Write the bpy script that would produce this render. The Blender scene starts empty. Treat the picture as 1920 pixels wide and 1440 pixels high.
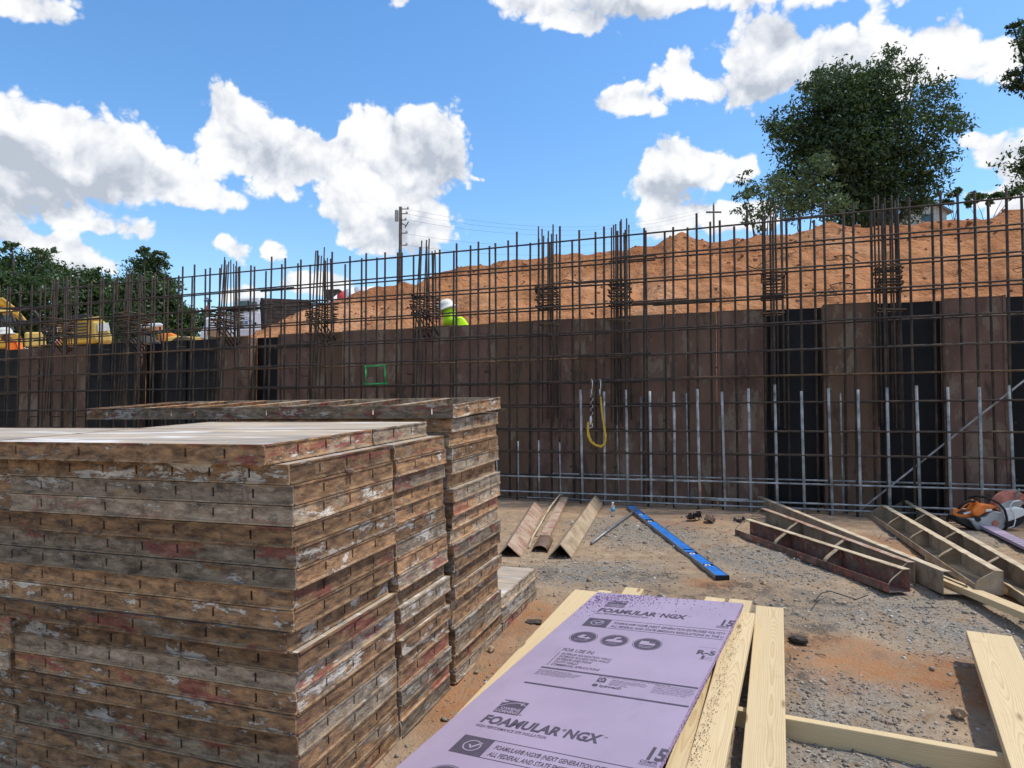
import bpy, bmesh, math, random
import numpy as np
from mathutils import Vector, Matrix, Euler, noise as mnoise
random.seed(7); rng = np.random.default_rng(7)
R = math.radians
scene = bpy.context.scene
col = scene.collection

# ---------------------------------------------------------------- camera
CAM = Vector((0, 0, 1.15)); PITCH = R(2.01); FPX = 1280.0
cd = bpy.data.cameras.new('camera'); cam = bpy.data.objects.new('camera', cd); col.objects.link(cam)
cd.sensor_width = 36; cd.lens = 24.0; cd.clip_start = .05; cd.clip_end = 5000
cam.location = CAM; cam.rotation_euler = (R(90) + PITCH, 0, 0)
scene.camera = cam
scene.view_settings.view_transform = 'Standard'; scene.view_settings.look = 'None'
scene.view_settings.exposure = 0.37; scene.view_settings.gamma = 1.0
scene.cycles.max_bounces = 6; scene.cycles.diffuse_bounces = 3; scene.cycles.transparent_max_bounces = 8
scene.cycles.sample_clamp_indirect = 6

# sun: high, from the right and a touch behind the wall
SUN_EL = R(63); SUN_AZ = R(83)          # azimuth measured from +Y towards +X
SV = Vector((math.sin(SUN_AZ)*math.cos(SUN_EL), math.cos(SUN_AZ)*math.cos(SUN_EL), math.sin(SUN_EL)))
sl = bpy.data.lights.new('sun', 'SUN'); sl.energy = 2.9; sl.angle = R(2.5); sl.color = (1, .95, .86)
so = bpy.data.objects.new('sun', sl); col.objects.link(so); so.location = SV*60
so.rotation_euler = (-SV).to_track_quat('-Z', 'Y').to_euler()

def ray(px, py):
    x = (px-960)/FPX; y = (720-py)/FPX; c, s = math.cos(PITCH), math.sin(PITCH)
    return Vector((x, c-y*s, s+y*c))
def atZ(px, py, z): d = ray(px, py); return CAM + d*((z-CAM.z)/d.z)
def atY(px, py, Y): d = ray(px, py); return CAM + d*(Y/d.y)

# ---------------------------------------------------------------- node helpers
def N(nt, t, i=None, **kw):
    n = nt.nodes.new('ShaderNode'+t)
    for k, v in kw.items(): setattr(n, k, v)
    for k, v in (i or {}).items():
        s = n.inputs[k]
        if isinstance(v, bpy.types.NodeSocket): nt.links.new(v, s)
        else: s.default_value = v
    return n
def M(nt, op, a, b=None, c=None, clamp=False):
    i = {0: a}
    if b is not None: i[1] = b
    if c is not None: i[2] = c
    return N(nt, 'Math', i, operation=op, use_clamp=clamp).outputs[0]
def VM(nt, op, a, b=None, c=None):
    i = {0: a}
    if b is not None: i[1] = b
    if c is not None: i[2] = c
    n = N(nt, 'VectorMath', i, operation=op)
    return n.outputs['Value'] if op in ('DOT_PRODUCT', 'LENGTH', 'DISTANCE') else n.outputs[0]
def SM(nt, v, lo, hi, a=0.0, b=1.0, smooth=True):
    return N(nt, 'MapRange', {0: v, 1: lo, 2: hi, 3: a, 4: b}, interpolation_type='SMOOTHSTEP' if smooth else 'LINEAR').outputs[0]
def c4(c): return tuple(c)+(1,) if len(c) == 3 else c
def MX(nt, f, a, b, blend='MIX'):
    n = nt.nodes.new('ShaderNodeMix'); n.data_type = 'RGBA'; n.blend_type = blend
    for k, v in ((0, f), (6, a), (7, b)):
        if isinstance(v, bpy.types.NodeSocket): nt.links.new(v, n.inputs[k])
        else: n.inputs[k].default_value = c4(v) if k else v
    return n.outputs[2]
def NZ(nt, vec, scale, det=4, rough=.55, dist=0.0, out=0):
    return N(nt, 'TexNoise', {'Vector': vec, 'Scale': scale, 'Detail': det, 'Roughness': rough, 'Distortion': dist}).outputs[out]
def RAMP(nt, f, stops, interp='LINEAR'):
    n = N(nt, 'ValToRGB', {0: f}); cr = n.color_ramp; cr.interpolation = interp
    while len(cr.elements) < len(stops): cr.elements.new(.5)
    for e, (p, c) in zip(cr.elements, stops): e.position = p; e.color = c4(c)
    return n.outputs[0]
def SC(nt, vec, s): return VM(nt, 'MULTIPLY', vec, s)

# ---------------------------------------------------------------- sky with cumulus
world = bpy.data.worlds.new('World'); scene.world = world; world.use_nodes = True
nt = world.node_tree; nt.nodes.clear()
sky = N(nt, 'TexSky', sky_type='NISHITA', sun_disc=False, sun_elevation=SUN_EL, sun_rotation=SUN_AZ, altitude=200, air_density=1.1, dust_density=.5, ozone_density=2.2)
gen = N(nt, 'TexCoord').outputs['Generated']
sep = N(nt, 'SeparateXYZ', {0: gen})
az = M(nt, 'ARCTAN2', sep.outputs[0], sep.outputs[1]); el = M(nt, 'ARCSINE', sep.outputs[2])
p0 = N(nt, 'CombineXYZ', {0: az, 1: el, 2: 0.0}).outputs[0]
wc = NZ(nt, gen, 9, 2, .5, out=1)
p1 = VM(nt, 'MULTIPLY_ADD', VM(nt, 'SUBTRACT', wc, (.5, .5, .5)), (.075, .055, 0), p0)
CL = [(70,255,130,80,1),(-40,225,120,75,1),(180,275,130,75,1),(300,330,130,65,1),(120,340,190,60,1),(390,375,75,32,1),(-60,330,120,80,1),
 (425,180,68,52,1),(480,225,75,48,1),(430,270,95,62,1),(545,255,60,42,1),(520,320,85,55,1),(585,300,60,50,1),
 (700,235,62,68,1),(795,225,75,68,1),(720,310,120,80,1),(838,300,62,75,1),(640,290,75,62,1),(740,385,120,68,1),(650,390,75,62,1),(790,440,85,52,1),(690,450,80,45,1),
 (215,415,130,34,.8),(90,400,110,36,.8),(135,480,75,48,1),(40,455,70,40,.8),(-20,420,90,40,.9),(425,460,40,22,.8),(455,482,34,26,.8),(520,478,30,34,.9),(590,540,80,34,1),(470,555,80,30,.9),(355,497,36,14,.6),(215,497,34,24,.8),
 (895,334,32,11,.75),(750,5,32,22,.9),(45,8,85,40,1),
 (990,-15,95,58,1),(1120,10,130,52,1),(1060,45,70,24,.8),(1250,-8,120,44,1),(1390,-15,100,45,.9),(1560,-30,120,45,.9),(1740,-25,120,40,.9),
 (1440,90,110,78,1),(1410,165,95,52,1),(1560,120,130,75,1),(1690,110,120,68,1),(1800,105,95,48,.9),(1270,140,52,52,1),(1320,170,50,40,.8),(1165,178,62,38,1),(1215,195,50,26,.8),(1880,120,60,50,.9),
 (1275,292,62,48,1),(1232,345,58,58,1),(1320,325,82,46,1),(1392,300,34,30,.9),(1255,410,78,55,1),(1350,405,85,36,1),(1420,400,60,40,.9),
 (1880,290,70,58,.9),(1940,330,90,80,1),(1850,370,60,34,.9),(1830,262,40,22,.7)]
def field(p, keep=1, grow=1.13):
    F = None
    for (cx, cy, rx, ry, w) in CL[::keep]:
        d = ray(cx, cy).normalized(); ca, ce = math.atan2(d.x, d.y), math.asin(d.z)
        k = math.cos(math.atan2(abs(cx-960), FPX)); ix, iy = FPX/rx/k/grow, FPX/ry/k/grow
        v = VM(nt, 'MULTIPLY_ADD', p, (ix, iy, 0), (-ca*ix, -ce*iy, 0))
        g = M(nt, 'SUBTRACT', w, VM(nt, 'DOT_PRODUCT', v, v), clamp=True)
        F = M(nt, 'MULTIPLY', g, g) if F is None else M(nt, 'MULTIPLY_ADD', g, g, F)
    return F
hs = N(nt, 'HueSaturation', {'Hue': .5, 'Saturation': 1.24, 'Value': 1.34, 'Color': sky.outputs[0]}).outputs[0]
def clouds(F, F2, d1, d2):
    fb = NZ(nt, gen, 15, d1, .50, .35); fo = NZ(nt, VM(nt, 'ADD', gen, (.008, .0, .018)), 15, d2, .50, .35)
    wg = VM(nt, 'MULTIPLY_ADD', wc, (.03, .03, .03), gen)
    b1_ = M(nt, 'ABSOLUTE', M(nt, 'SUBTRACT', NZ(nt, wg, 26, 1, .5), .5)); b2_ = M(nt, 'ABSOLUTE', M(nt, 'SUBTRACT', NZ(nt, wg, 62, 2, .55), .5))
    bil = M(nt, 'ADD', b1_, M(nt, 'MULTIPLY', b2_, .55))           # rounded heads with sharp creases between
    det = M(nt, 'ADD', M(nt, 'MULTIPLY', M(nt, 'SUBTRACT', fb, .5), 1.25), M(nt, 'MULTIPLY', M(nt, 'SUBTRACT', bil, .15), 1.9))
    alpha = M(nt, 'MULTIPLY', SM(nt, M(nt, 'ADD', F, det), .18, .52), SM(nt, F, .01, .10))
    lit = M(nt, 'MULTIPLY', M(nt, 'SUBTRACT', fb, fo), 2.6)
    lum = M(nt, 'ADD', M(nt, 'SUBTRACT', .88, M(nt, 'MULTIPLY', SM(nt, F2, .10, 1.8), .52)), M(nt, 'ADD', lit, M(nt, 'MULTIPLY', M(nt, 'SUBTRACT', bil, .13), 1.1)), clamp=True)
    cc = RAMP(nt, lum, [(.20, (3.3, 3.6, 4.1)), (.55, (4.9, 5.1, 5.45)), (.85, (6.2, 6.25, 6.3)), (1, (6.6, 6.6, 6.6))])
    return MX(nt, M(nt, 'MULTIPLY', alpha, .97), hs, cc)
front = clouds(field(p1), field(VM(nt, 'ADD', p1, (.010, .036, 0)), 2, 1.5), 7, 5)
# outside the view the cumulus goes on as a broken field of the same kind
gz_ = NZ(nt, N(nt, 'CombineXYZ', {0: M(nt, 'MULTIPLY', az, .9), 1: M(nt, 'MULTIPLY', el, 1.5), 2: 3.7}).outputs[0], 3.2, 3, .5)
Fg = SM(nt, gz_, .48, .66, 0, 1.2)
around = clouds(Fg, Fg, 4, 2)
gm = SM(nt, VM(nt, 'DOT_PRODUCT', gen, (0, math.cos(R(6)), math.sin(R(6)))), .70, .62)
SKY = .122
b1 = N(nt, 'Background', {0: front, 1: SKY}); b2 = N(nt, 'Background', {0: around, 1: SKY})
mxs = N(nt, 'MixShader', {0: gm, 1: b1.outputs[0], 2: b2.outputs[0]})
N(nt, 'OutputWorld', {0: mxs.outputs[0]})
world.cycles.sampling_method = 'MANUAL'; world.cycles.sample_map_resolution = 256

# ---------------------------------------------------------------- materials
MAT = {}
def newmat(name):
    m = bpy.data.materials.new(name); m.use_nodes = True; m.node_tree.nodes.clear(); MAT[name] = m; return m.node_tree
def finish(nt, color, rough=.8, metal=0.0, bump=None, bstr=.3, bdist=.01, spec=.3, extra=None):
    i = {'Base Color': c4(color) if not isinstance(color, bpy.types.NodeSocket) else color, 'Roughness': rough, 'Metallic': metal, 'Specular IOR Level': spec}
    if bump is not None:
        i['Normal'] = N(nt, 'Bump', {'Height': bump, 'Strength': bstr, 'Distance': bdist}).outputs[0]
    i.update(extra or {})
    b = N(nt, 'BsdfPrincipled', i); N(nt, 'OutputMaterial', {0: b.outputs[0]})
def OC(nt): return N(nt, 'TexCoord').outputs['Object']
def RND(nt): return N(nt, 'ObjectInfo').outputs['Random']
def OCR(nt):        # object coordinates, shifted per object so that copies differ
    r = RND(nt); return VM(nt, 'ADD', OC(nt), N(nt, 'CombineXYZ', {0: M(nt, 'MULTIPLY', r, 37), 1: M(nt, 'MULTIPLY', r, 91), 2: M(nt, 'MULTIPLY', r, 53)}).outputs[0]), r
def simple(name, c, rough=.6, metal=0.0, var=.25, scale=9, bstr=.15, spec=.3):
    nt = newmat(name); v, r = OCR(nt); n = NZ(nt, v, scale, 5, .6)
    cc = MX(nt, SM(nt, n, .3, .7), tuple(x*(1-var) for x in c), tuple(min(1, x*(1+var)) for x in c))
    finish(nt, cc, rough, metal, NZ(nt, v, scale*8, 3), bstr, .004, spec)
    return MAT[name]

# earth and gravel
def earth(name, mound=False):
    nt = newmat(name); v = OC(nt)
    n1 = NZ(nt, v, 1.1, 6, .62); n2 = NZ(nt, v, 9, 6, .65); n3 = NZ(nt, v, 60, 4, .6)
    if mound:
        c = RAMP(nt, n1, [(.3, (.38, .150, .060)), (.5, (.47, .205, .088)), (.72, (.54, .265, .130))])
        c = MX(nt, M(nt, 'MULTIPLY', SM(nt, n2, .42, .72), .55), c, (.56, .30, .16))
        c = MX(nt, M(nt, 'MULTIPLY', SM(nt, n2, .42, .26), .5), c, (.31, .125, .052))
        big = NZ(nt, SC(nt, v, (.5, .22, .5)), 1.0, 4, .6, .4); c = MX(nt, SM(nt, big, .54, .66, 0, .55), c, (.30, .125, .055)); c = MX(nt, SM(nt, big, .46, .34, 0, .5), c, (.60, .335, .185))
        top = N(nt, 'Attribute', attribute_name='crest').outputs['Fac']
        c = MX(nt, M(nt, 'MULTIPLY', top, SM(nt, n2, .3, .6)), c, (.29, .11, .045))
        b = M(nt, 'ADD', NZ(nt, v, 3.5, 8, .68), M(nt, 'MULTIPLY', N(nt, 'TexVoronoi', {'Vector': v, 'Scale': 6.0, 'Detail': 2.0}).outputs[0], .25))
        finish(nt, c, .95, 0, b, .9, .16, .1)
    else:
        at = lambda a: N(nt, 'Attribute', attribute_name=a).outputs['Fac']
        c = RAMP(nt, n2, [(.28, (.20, .138, .088)), (.5, (.33, .238, .155)), (.75, (.45, .335, .23))])
        c = MX(nt, M(nt, 'MULTIPLY', at('clay'), SM(nt, n2, .25, .6)), c, RAMP(nt, n1, [(.3, (.27, .125, .058)), (.7, (.40, .215, .11))]))
        c = MX(nt, M(nt, 'MULTIPLY', at('pale'), .85), c, RAMP(nt, NZ(nt, v, 5, 5), [(.3, (.40, .255, .15)), (.7, (.56, .38, .245))]))
        g = RAMP(nt, n3, [(.3, (.12, .105, .088)), (.55, (.25, .225, .19)), (.8, (.40, .37, .32))])
        c = MX(nt, M(nt, 'MULTIPLY', at('grit'), SM(nt, n2, .3, .55)), c, g)
        c = MX(nt, M(nt, 'MULTIPLY', at('stain_shade'), M(nt, 'MULTIPLY', SM(nt, n2, .42, .56), SM(nt, n3, .35, .6, .45, .9))), c, (.070, .056, .046))
        b = M(nt, 'ADD', n3, M(nt, 'MULTIPLY', n2, 1.2))
        finish(nt, c, .95, 0, b, .7, .02, .1)
earth('earth'); earth('mound_clay', True)
def island(name, stops, rough=.85, bs=.3, bsc=60):
    nt = newmat(name); r = N(nt, 'NewGeometry').outputs['Random Per Island']
    c = RAMP(nt, r, stops); n = NZ(nt, OC(nt), bsc, 3)
    c = MX(nt, SM(nt, n, .3, .7, 0, .35), c, (.1, .085, .07))
    finish(nt, c, rough, 0, n, bs, .004, .25)
island('gravel', [(0, (.17, .145, .115)), (.3, (.27, .235, .195)), (.55, (.36, .315, .255)), (.75, (.30, .21, .135)), (.9, (.36, .33, .29)), (.98, (.58, .55, .50))])
island('clods', [(0, (.26, .105, .045)), (.5, (.40, .18, .085)), (1, (.52, .27, .15))])
island('foam_crumb', [(0, (.20, .10, .26)), (.5, (.34, .2, .42)), (1, (.5, .38, .62))])
island('sawdust', [(0, (.06, .045, .03)), (.6, (.14, .10, .06)), (1, (.30, .2, .1))])

# weathered steel rail of a wall form: rust, cement skin, old red paint
def railmat(name, tint=0):
    nt = newmat(name); v, r = OCR(nt); o = OC(nt); so_ = N(nt, 'SeparateXYZ', {0: o})
    hsh = lambda k: M(nt, 'FRACT', M(nt, 'MULTIPLY', r, k))
    n1 = NZ(nt, SC(nt, v, (3.0, 9, 12)), 1.0, 9, .70, .5); n2 = NZ(nt, SC(nt, v, (10, 24, 30)), 1.3, 7, .70, .3)
    n3 = NZ(nt, SC(nt, v, (6, 14, 20)), 1.5, 9, .72, .6); n4 = NZ(nt, v, 150, 4, .65); n5 = NZ(nt, SC(nt, v, (30, 60, 9)), 1.0, 4, .6)
    seg = N(nt, 'TexWhiteNoise', {'Vector': N(nt, 'CombineXYZ', {0: M(nt, 'FLOOR', M(nt, 'ADD', M(nt, 'MULTIPLY', so_.outputs[0], 3.28), M(nt, 'MULTIPLY', n2, .25))), 1: M(nt, 'MULTIPLY', r, 71), 2: 0}).outputs[0]}, noise_dimensions='3D').outputs[0]
    rust = RAMP(nt, n2, [(.30, (.040, .026, .019)), (.42, (.125, .072, .040)), (.54, (.24, .142, .076)), (.66, (.36, .205, .098)), (.78, (.46, .30, .17))])
    grey = RAMP(nt, n2, [(.30, (.065, .050, .037)), (.44, (.165, .128, .092)), (.57, (.28, .222, .16)), (.75, (.46, .38, .285))])
    dark = RAMP(nt, n2, [(.3, (.038, .032, .030)), (.7, (.16, .13, .105))])
    fr = M(nt, 'ADD', M(nt, 'MULTIPLY', M(nt, 'SUBTRACT', r, .5), .50), M(nt, 'ADD', n1, M(nt, 'MULTIPLY', M(nt, 'SUBTRACT', seg, .5), .18)))
    c = MX(nt, SM(nt, fr, .54, .60), rust, grey)
    c = MX(nt, SM(nt, n3, .575, .61, 0, .75), c, dark)
    c = MX(nt, SM(nt, n5, .58, .70, 0, .5), c, (.085, .062, .045))
    red = M(nt, 'MULTIPLY', SM(nt, NZ(nt, SC(nt, v, (4, 9, 14)), 1.0, 9, .70, .3), .555, .572), SM(nt, hsh(7.31), .5, .7))
    c = MX(nt, M(nt, 'MULTIPLY', red, .75), c, RAMP(nt, n2, [(.3, (.10, .028, .024)), (.6, (.25, .075, .060)), (.75, (.34, .16, .13))]))
    cem = SM(nt, M(nt, 'ADD', NZ(nt, SC(nt, v, (4.5, 10, 13)), 1.4, 10, .74, .2), M(nt, 'MULTIPLY', M(nt, 'SUBTRACT', hsh(13.7), .74), .15)), .56, .58)
    c = MX(nt, M(nt, 'MULTIPLY', cem, .8), c, RAMP(nt, n2, [(.3, (.27, .245, .21)), (.5, (.44, .41, .36)), (.7, (.60, .57, .52))]))
    c = MX(nt, SM(nt, n4, .60, .72, 0, .6), c, (.05, .04, .033)); c = MX(nt, SM(nt, n4, .38, .28, 0, .3), c, (.42, .34, .25))
    lip = SM(nt, so_.outputs[2], .012, .006)
    c = MX(nt, M(nt, 'MULTIPLY', lip, M(nt, 'MULTIPLY', SM(nt, NZ(nt, SC(nt, v, (12, 9, 2)), 1.3, 6, .65), .42, .58), .6)), c, (.36, .25, .15))
    c = MX(nt, 1.0, c, N(nt, 'CombineXYZ', {0: SM(nt, hsh(5.13), 0, 1, .80, 1.75, False), 1: SM(nt, hsh(5.13), 0, 1, .80, 1.72, False), 2: SM(nt, hsh(5.13), 0, 1, .82, 1.70, False)}).outputs[0], 'MULTIPLY')
    h = M(nt, 'ADD', n2, M(nt, 'ADD', M(nt, 'MULTIPLY', n4, .5), M(nt, 'MULTIPLY', cem, .5)))
    finish(nt, c, .85, .0, h, .8, .006, .2)
railmat('form_rail')
def plytop():
    nt = newmat('dusty_plywood'); v, r = OCR(nt)
    n1 = NZ(nt, SC(nt, v, (1.2, 5, 1)), 1.6, 6, .6, .4); n2 = NZ(nt, v, 25, 5, .6); n3 = NZ(nt, SC(nt, v, (1, 7, 1)), 1.1, 5, .55, 1.0)
    c = RAMP(nt, n1, [(.3, (.24, .215, .195)), (.5, (.40, .33, .255)), (.7, (.52, .405, .275))])
    c = MX(nt, SM(nt, n3, .55, .68), c, (.66, .63, .60)); c = MX(nt, SM(nt, n3, .42, .30, 0, .6), c, (.19, .165, .15))
    c = MX(nt, SM(nt, n2, .55, .75, 0, .45), c, (.52, .36, .21))
    finish(nt, c, .8, 0, n2, .3, .003, .25)
plytop()
def wallply(name, dark):
    nt = newmat(name); v, r = OCR(nt)
    n1 = NZ(nt, SC(nt, v, (3, 3, 1.0)), 1.3, 6, .62, .6); n2 = NZ(nt, SC(nt, v, (16, 16, 4)), 1.5, 5, .6); n3 = NZ(nt, SC(nt, v, (1.6, 1.6, .8)), 2.0, 8, .70, .4)
    if dark:
        c = RAMP(nt, n1, [(.3, (.006, .006, .009)), (.6, (.012, .011, .014)), (.8, (.028, .023, .022))]); ro = .5
    else:
        c = RAMP(nt, n1, [(.28, (.118, .067, .053)), (.5, (.205, .122, .096)), (.75, (.28, .178, .138))])
        c = MX(nt, M(nt, 'MULTIPLY', M(nt, 'SUBTRACT', r, .1, clamp=True), .75), c, (.165, .100, .058))
        c = MX(nt, SM(nt, n3, .55, .60, 0, .6), c, (.31, .255, .19)); c = MX(nt, SM(nt, n3, .43, .36, 0, .7), c, (.065, .047, .040))
        c = MX(nt, SM(nt, n2, .56, .7, 0, .4), c, (.25, .165, .11)); ro = .72
    finish(nt, c, ro, 0, n2, .25, .004, .25)
wallply('brown_plywood', False); wallply('black_plywood', True)
def steelch(name, a, b, d, red=0.0):
    nt = newmat(name); v, r = OCR(nt); n1 = NZ(nt, v, 6, 7, .66, .5); n2 = NZ(nt, v, 28, 5, .6)
    c = RAMP(nt, n1, [(.3, d), (.5, a), (.72, b)])
    if red: c = MX(nt, SM(nt, NZ(nt, v, 7, 8, .70, .3), .50, .56, 0, red), c, RAMP(nt, n2, [(.3, (.16, .045, .035)), (.7, (.34, .13, .10))]))
    c = MX(nt, SM(nt, n2, .58, .72, 0, .5), c, (.50, .43, .33))
    finish(nt, c, .8, 0, M(nt, 'ADD', n1, n2), .4, .004, .25)
steelch('tan_steel', (.37, .275, .18), (.50, .40, .28), (.20, .145, .095))
steelch('grey_steel', (.27, .205, .14), (.38, .305, .22), (.13, .098, .07))
steelch('maroon_steel', (.145, .085, .065), (.26, .19, .145), (.070, .042, .035), .75)
steelch('red_steel', (.38, .28, .20), (.50, .40, .31), (.25, .15, .105), .6)
steelch('dusty_edge', (.50, .40, .27), (.62, .52, .38), (.30, .22, .14))
# lumber with growth rings cut lengthwise
def lumber(name, k=1.0):
    nt = newmat(name); v, r = OCR(nt); o = OC(nt); s = N(nt, 'SeparateXYZ', {0: o})
    wob = NZ(nt, N(nt, 'CombineXYZ', {0: M(nt, 'MULTIPLY', s.outputs[0], 1.0), 1: M(nt, 'MULTIPLY', r, 60), 2: 0}).outputs[0], .8, 2, .45)
    w2 = NZ(nt, SC(nt, v, (.9, 7, 7)), 1.2, 2, .5)
    y = M(nt, 'ADD', s.outputs[1], M(nt, 'MULTIPLY', M(nt, 'SUBTRACT', r, .5), .10))
    z = M(nt, 'ADD', s.outputs[2], M(nt, 'ADD', -.030, M(nt, 'MULTIPLY', M(nt, 'SUBTRACT', wob, .5), .16)))
    rad = M(nt, 'SQRT', M(nt, 'ADD', M(nt, 'MULTIPLY', y, y), M(nt, 'MULTIPLY', z, z)))
    ph = M(nt, 'ADD', M(nt, 'MULTIPLY', rad, 175), M(nt, 'MULTIPLY', w2, 2.6))
    ring = M(nt, 'POWER', M(nt, 'FRACT', ph), 2.6)
    fine = NZ(nt, SC(nt, v, (3, 170, 170)), 1.0, 3, .6)
    c = MX(nt, M(nt, 'MULTIPLY', ring, .55), (.60*k, .465*k, .27*k), (.36*k, .20*k, .068*k))
    c = MX(nt, SM(nt, fine, .35, .75, 0, .45), c, (.66*k, .53*k, .32*k))
    kn = N(nt, 'TexVoronoi', {'Vector': SC(nt, v, (2.6, 9, 9)), 'Scale': 1.0}).outputs['Distance']
    c = MX(nt, SM(nt, kn, .16, .08, 0, .85), c, (.17, .085, .035))
    dirt = NZ(nt, v, 7, 5, .65); c = MX(nt, SM(nt, dirt, .56, .74, 0, .45), c, (.40, .29, .165))
    finish(nt, c, .72, 0, M(nt, 'ADD', ring, fine), .15, .002, .3)
lumber('pine', .95); lumber('pale_pine', 1.02)
def rebar(name, a, b, d):
    nt = newmat(name); g = N(nt, 'NewGeometry').outputs['Position']; n = NZ(nt, g, 7, 5, .65); n2 = NZ(nt, g, 60, 3)
    c = RAMP(nt, n, [(.3, a), (.52, b), (.72, d)]); finish(nt, c, .75, .1, n2, .5, .004, .3)
rebar('dark_rebar', (.030, .025, .024), (.060, .046, .038), (.125, .080, .050))
rebar('rusty_rebar', (.075, .045, .030), (.15, .088, .048), (.26, .18, .105))
rebar('cement_rebar', (.13, .125, .12), (.34, .34, .335), (.55, .555, .56))
def foam(name, c):
    nt = newmat(name); v = OC(nt); n = NZ(nt, v, 3, 4); n2 = NZ(nt, v, 260, 2)
    cc = MX(nt, SM(nt, n, .3, .7), tuple(x*.94 for x in c), tuple(x*1.05 for x in c))
    sc = NZ(nt, SC(nt, v, (1, .35, 1)), 9, 7, .72); cc = MX(nt, SM(nt, sc, .56, .70, 0, .28), cc, tuple(x*.62 for x in c)); cc = MX(nt, SM(nt, NZ(nt, v, 40, 5, .7), .62, .72, 0, .35), cc, (.36, .29, .24))
    finish(nt, cc, .6, 0, M(nt, 'ADD', n2, M(nt, 'MULTIPLY', sc, 2.0)), .12, .002, .3)
foam('lilac_foam', (.335, .270, .365)); foam('lilac_edge', (.31, .21, .38))
simple('print_ink', (.075, .062, .088), .7, 0, .12, 30, 0)
simple('blue_paint', (.025, .165, .52), .42, 0, .2, 12); simple('level_steel', (.20, .20, .20), .4, .3); simple('black_plastic', (.014, .014, .016), .5, 0, .3)
simple('white_plastic', (.72, .72, .70), .5, 0, .1); simple('grey_plastic', (.36, .36, .34), .55, 0, .2); simple('orange_plastic', (.72, .19, .035), .45, 0, .2)
simple('disc_red', (.46, .17, .12), .7, 0, .35, 18); simple('rubber', (.02, .02, .02), .8)
simple('yellow_web', (.62, .40, .05), .8, 0, .25, 60, .4); simple('bright_metal', (.60, .60, .58), .35, .6); simple('green_paint', (.04, .40, .11), .6, 0, .15); simple('orange_paint', (.80, .25, .04), .6, 0, .15)
simple('yellow_paint', (.62, .35, .045), .5, 0, .15, 3); simple('cream_yellow', (.70, .48, .13), .5, 0, .1, 3); simple('dark_vent', (.055, .05, .045), .7); simple('truck_white', (.74, .76, .78), .4, 0, .06, 2); simple('truck_wood', (.072, .056, .048), .85, 0, .35, 6)
simple('hivis_lime', (.50, .86, .02), .8, 0, .1); simple('hivis_orange', (.95, .18, .02), .8, 0, .1); simple('hat_white', (.66, .65, .58), .5, 0, .08); simple('skin', (.20, .10, .065), .6, 0, .1); simple('dark_cloth', (.03, .033, .04), .9)
simple('pole_wood', (.085, .068, .055), .9, 0, .3, 5); simple('bark', (.060, .046, .036), .9, 0, .35, 6, .5); simple('house_wall', (.42, .43, .42), .8); simple('roof_grey', (.20, .20, .21), .8); simple('red_paint', (.55, .05, .045), .5); simple('stone_tan', (.40, .28, .18), .85, 0, .3, 25, .5); simple('stone_dark', (.055, .045, .038), .9, 0, .4, 25, .5); simple('paper_grey', (.40, .38, .35), .8); simple('seal_blue', (.13, .18, .30), .5); simple('label_blue', (.10, .30, .52), .5)
simple('reflective', (.75, .78, .76), .4); simple('tin_brown', (.16, .10, .07), .6)
def glass(name, c, tr=.9, rough=.03):
    nt = newmat(name); finish(nt, c, rough, 0, spec=.5, extra={'Transmission Weight': tr, 'IOR': 1.2})
glass('bottle_plastic', (.93, .96, .98), .92, .08)
simple('window_glass', (.035, .075, .07), .08, 0, .3, 2, 0, .8)
def leaf(name, a, b, d):
    nt = newmat(name); r = N(nt, 'NewGeometry').outputs['Random Per Island']; n = NZ(nt, OC(nt), .35, 3)
    c = RAMP(nt, M(nt, 'ADD', M(nt, 'MULTIPLY', r, .6), M(nt, 'MULTIPLY', n, .4)), [(.2, a), (.5, b), (.85, d)])
    df = N(nt, 'BsdfDiffuse', {0: c}); tl = N(nt, 'BsdfTranslucent', {0: MX(nt, .5, c, (.10, .16, .02))})
    gl = N(nt, 'BsdfGlossy', {0: (.6, .65, .7, 1), 1: .5})
    ms = N(nt, 'MixShader', {0: .28, 1: df.outputs[0], 2: tl.outputs[0]}); ms2 = N(nt, 'MixShader', {0: .05, 1: ms.outputs[0], 2: gl.outputs[0]})
    N(nt, 'OutputMaterial', {0: ms2.outputs[0]})
leaf('leaf_dark', (.024, .048, .020), (.042, .078, .028), (.075, .120, .042))
leaf('leaf_mid', (.030, .058, .020), (.052, .095, .030), (.095, .145, .048))
leaf('leaf_pale', (.050, .085, .042), (.085, .130, .062), (.14, .185, .095))

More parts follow.
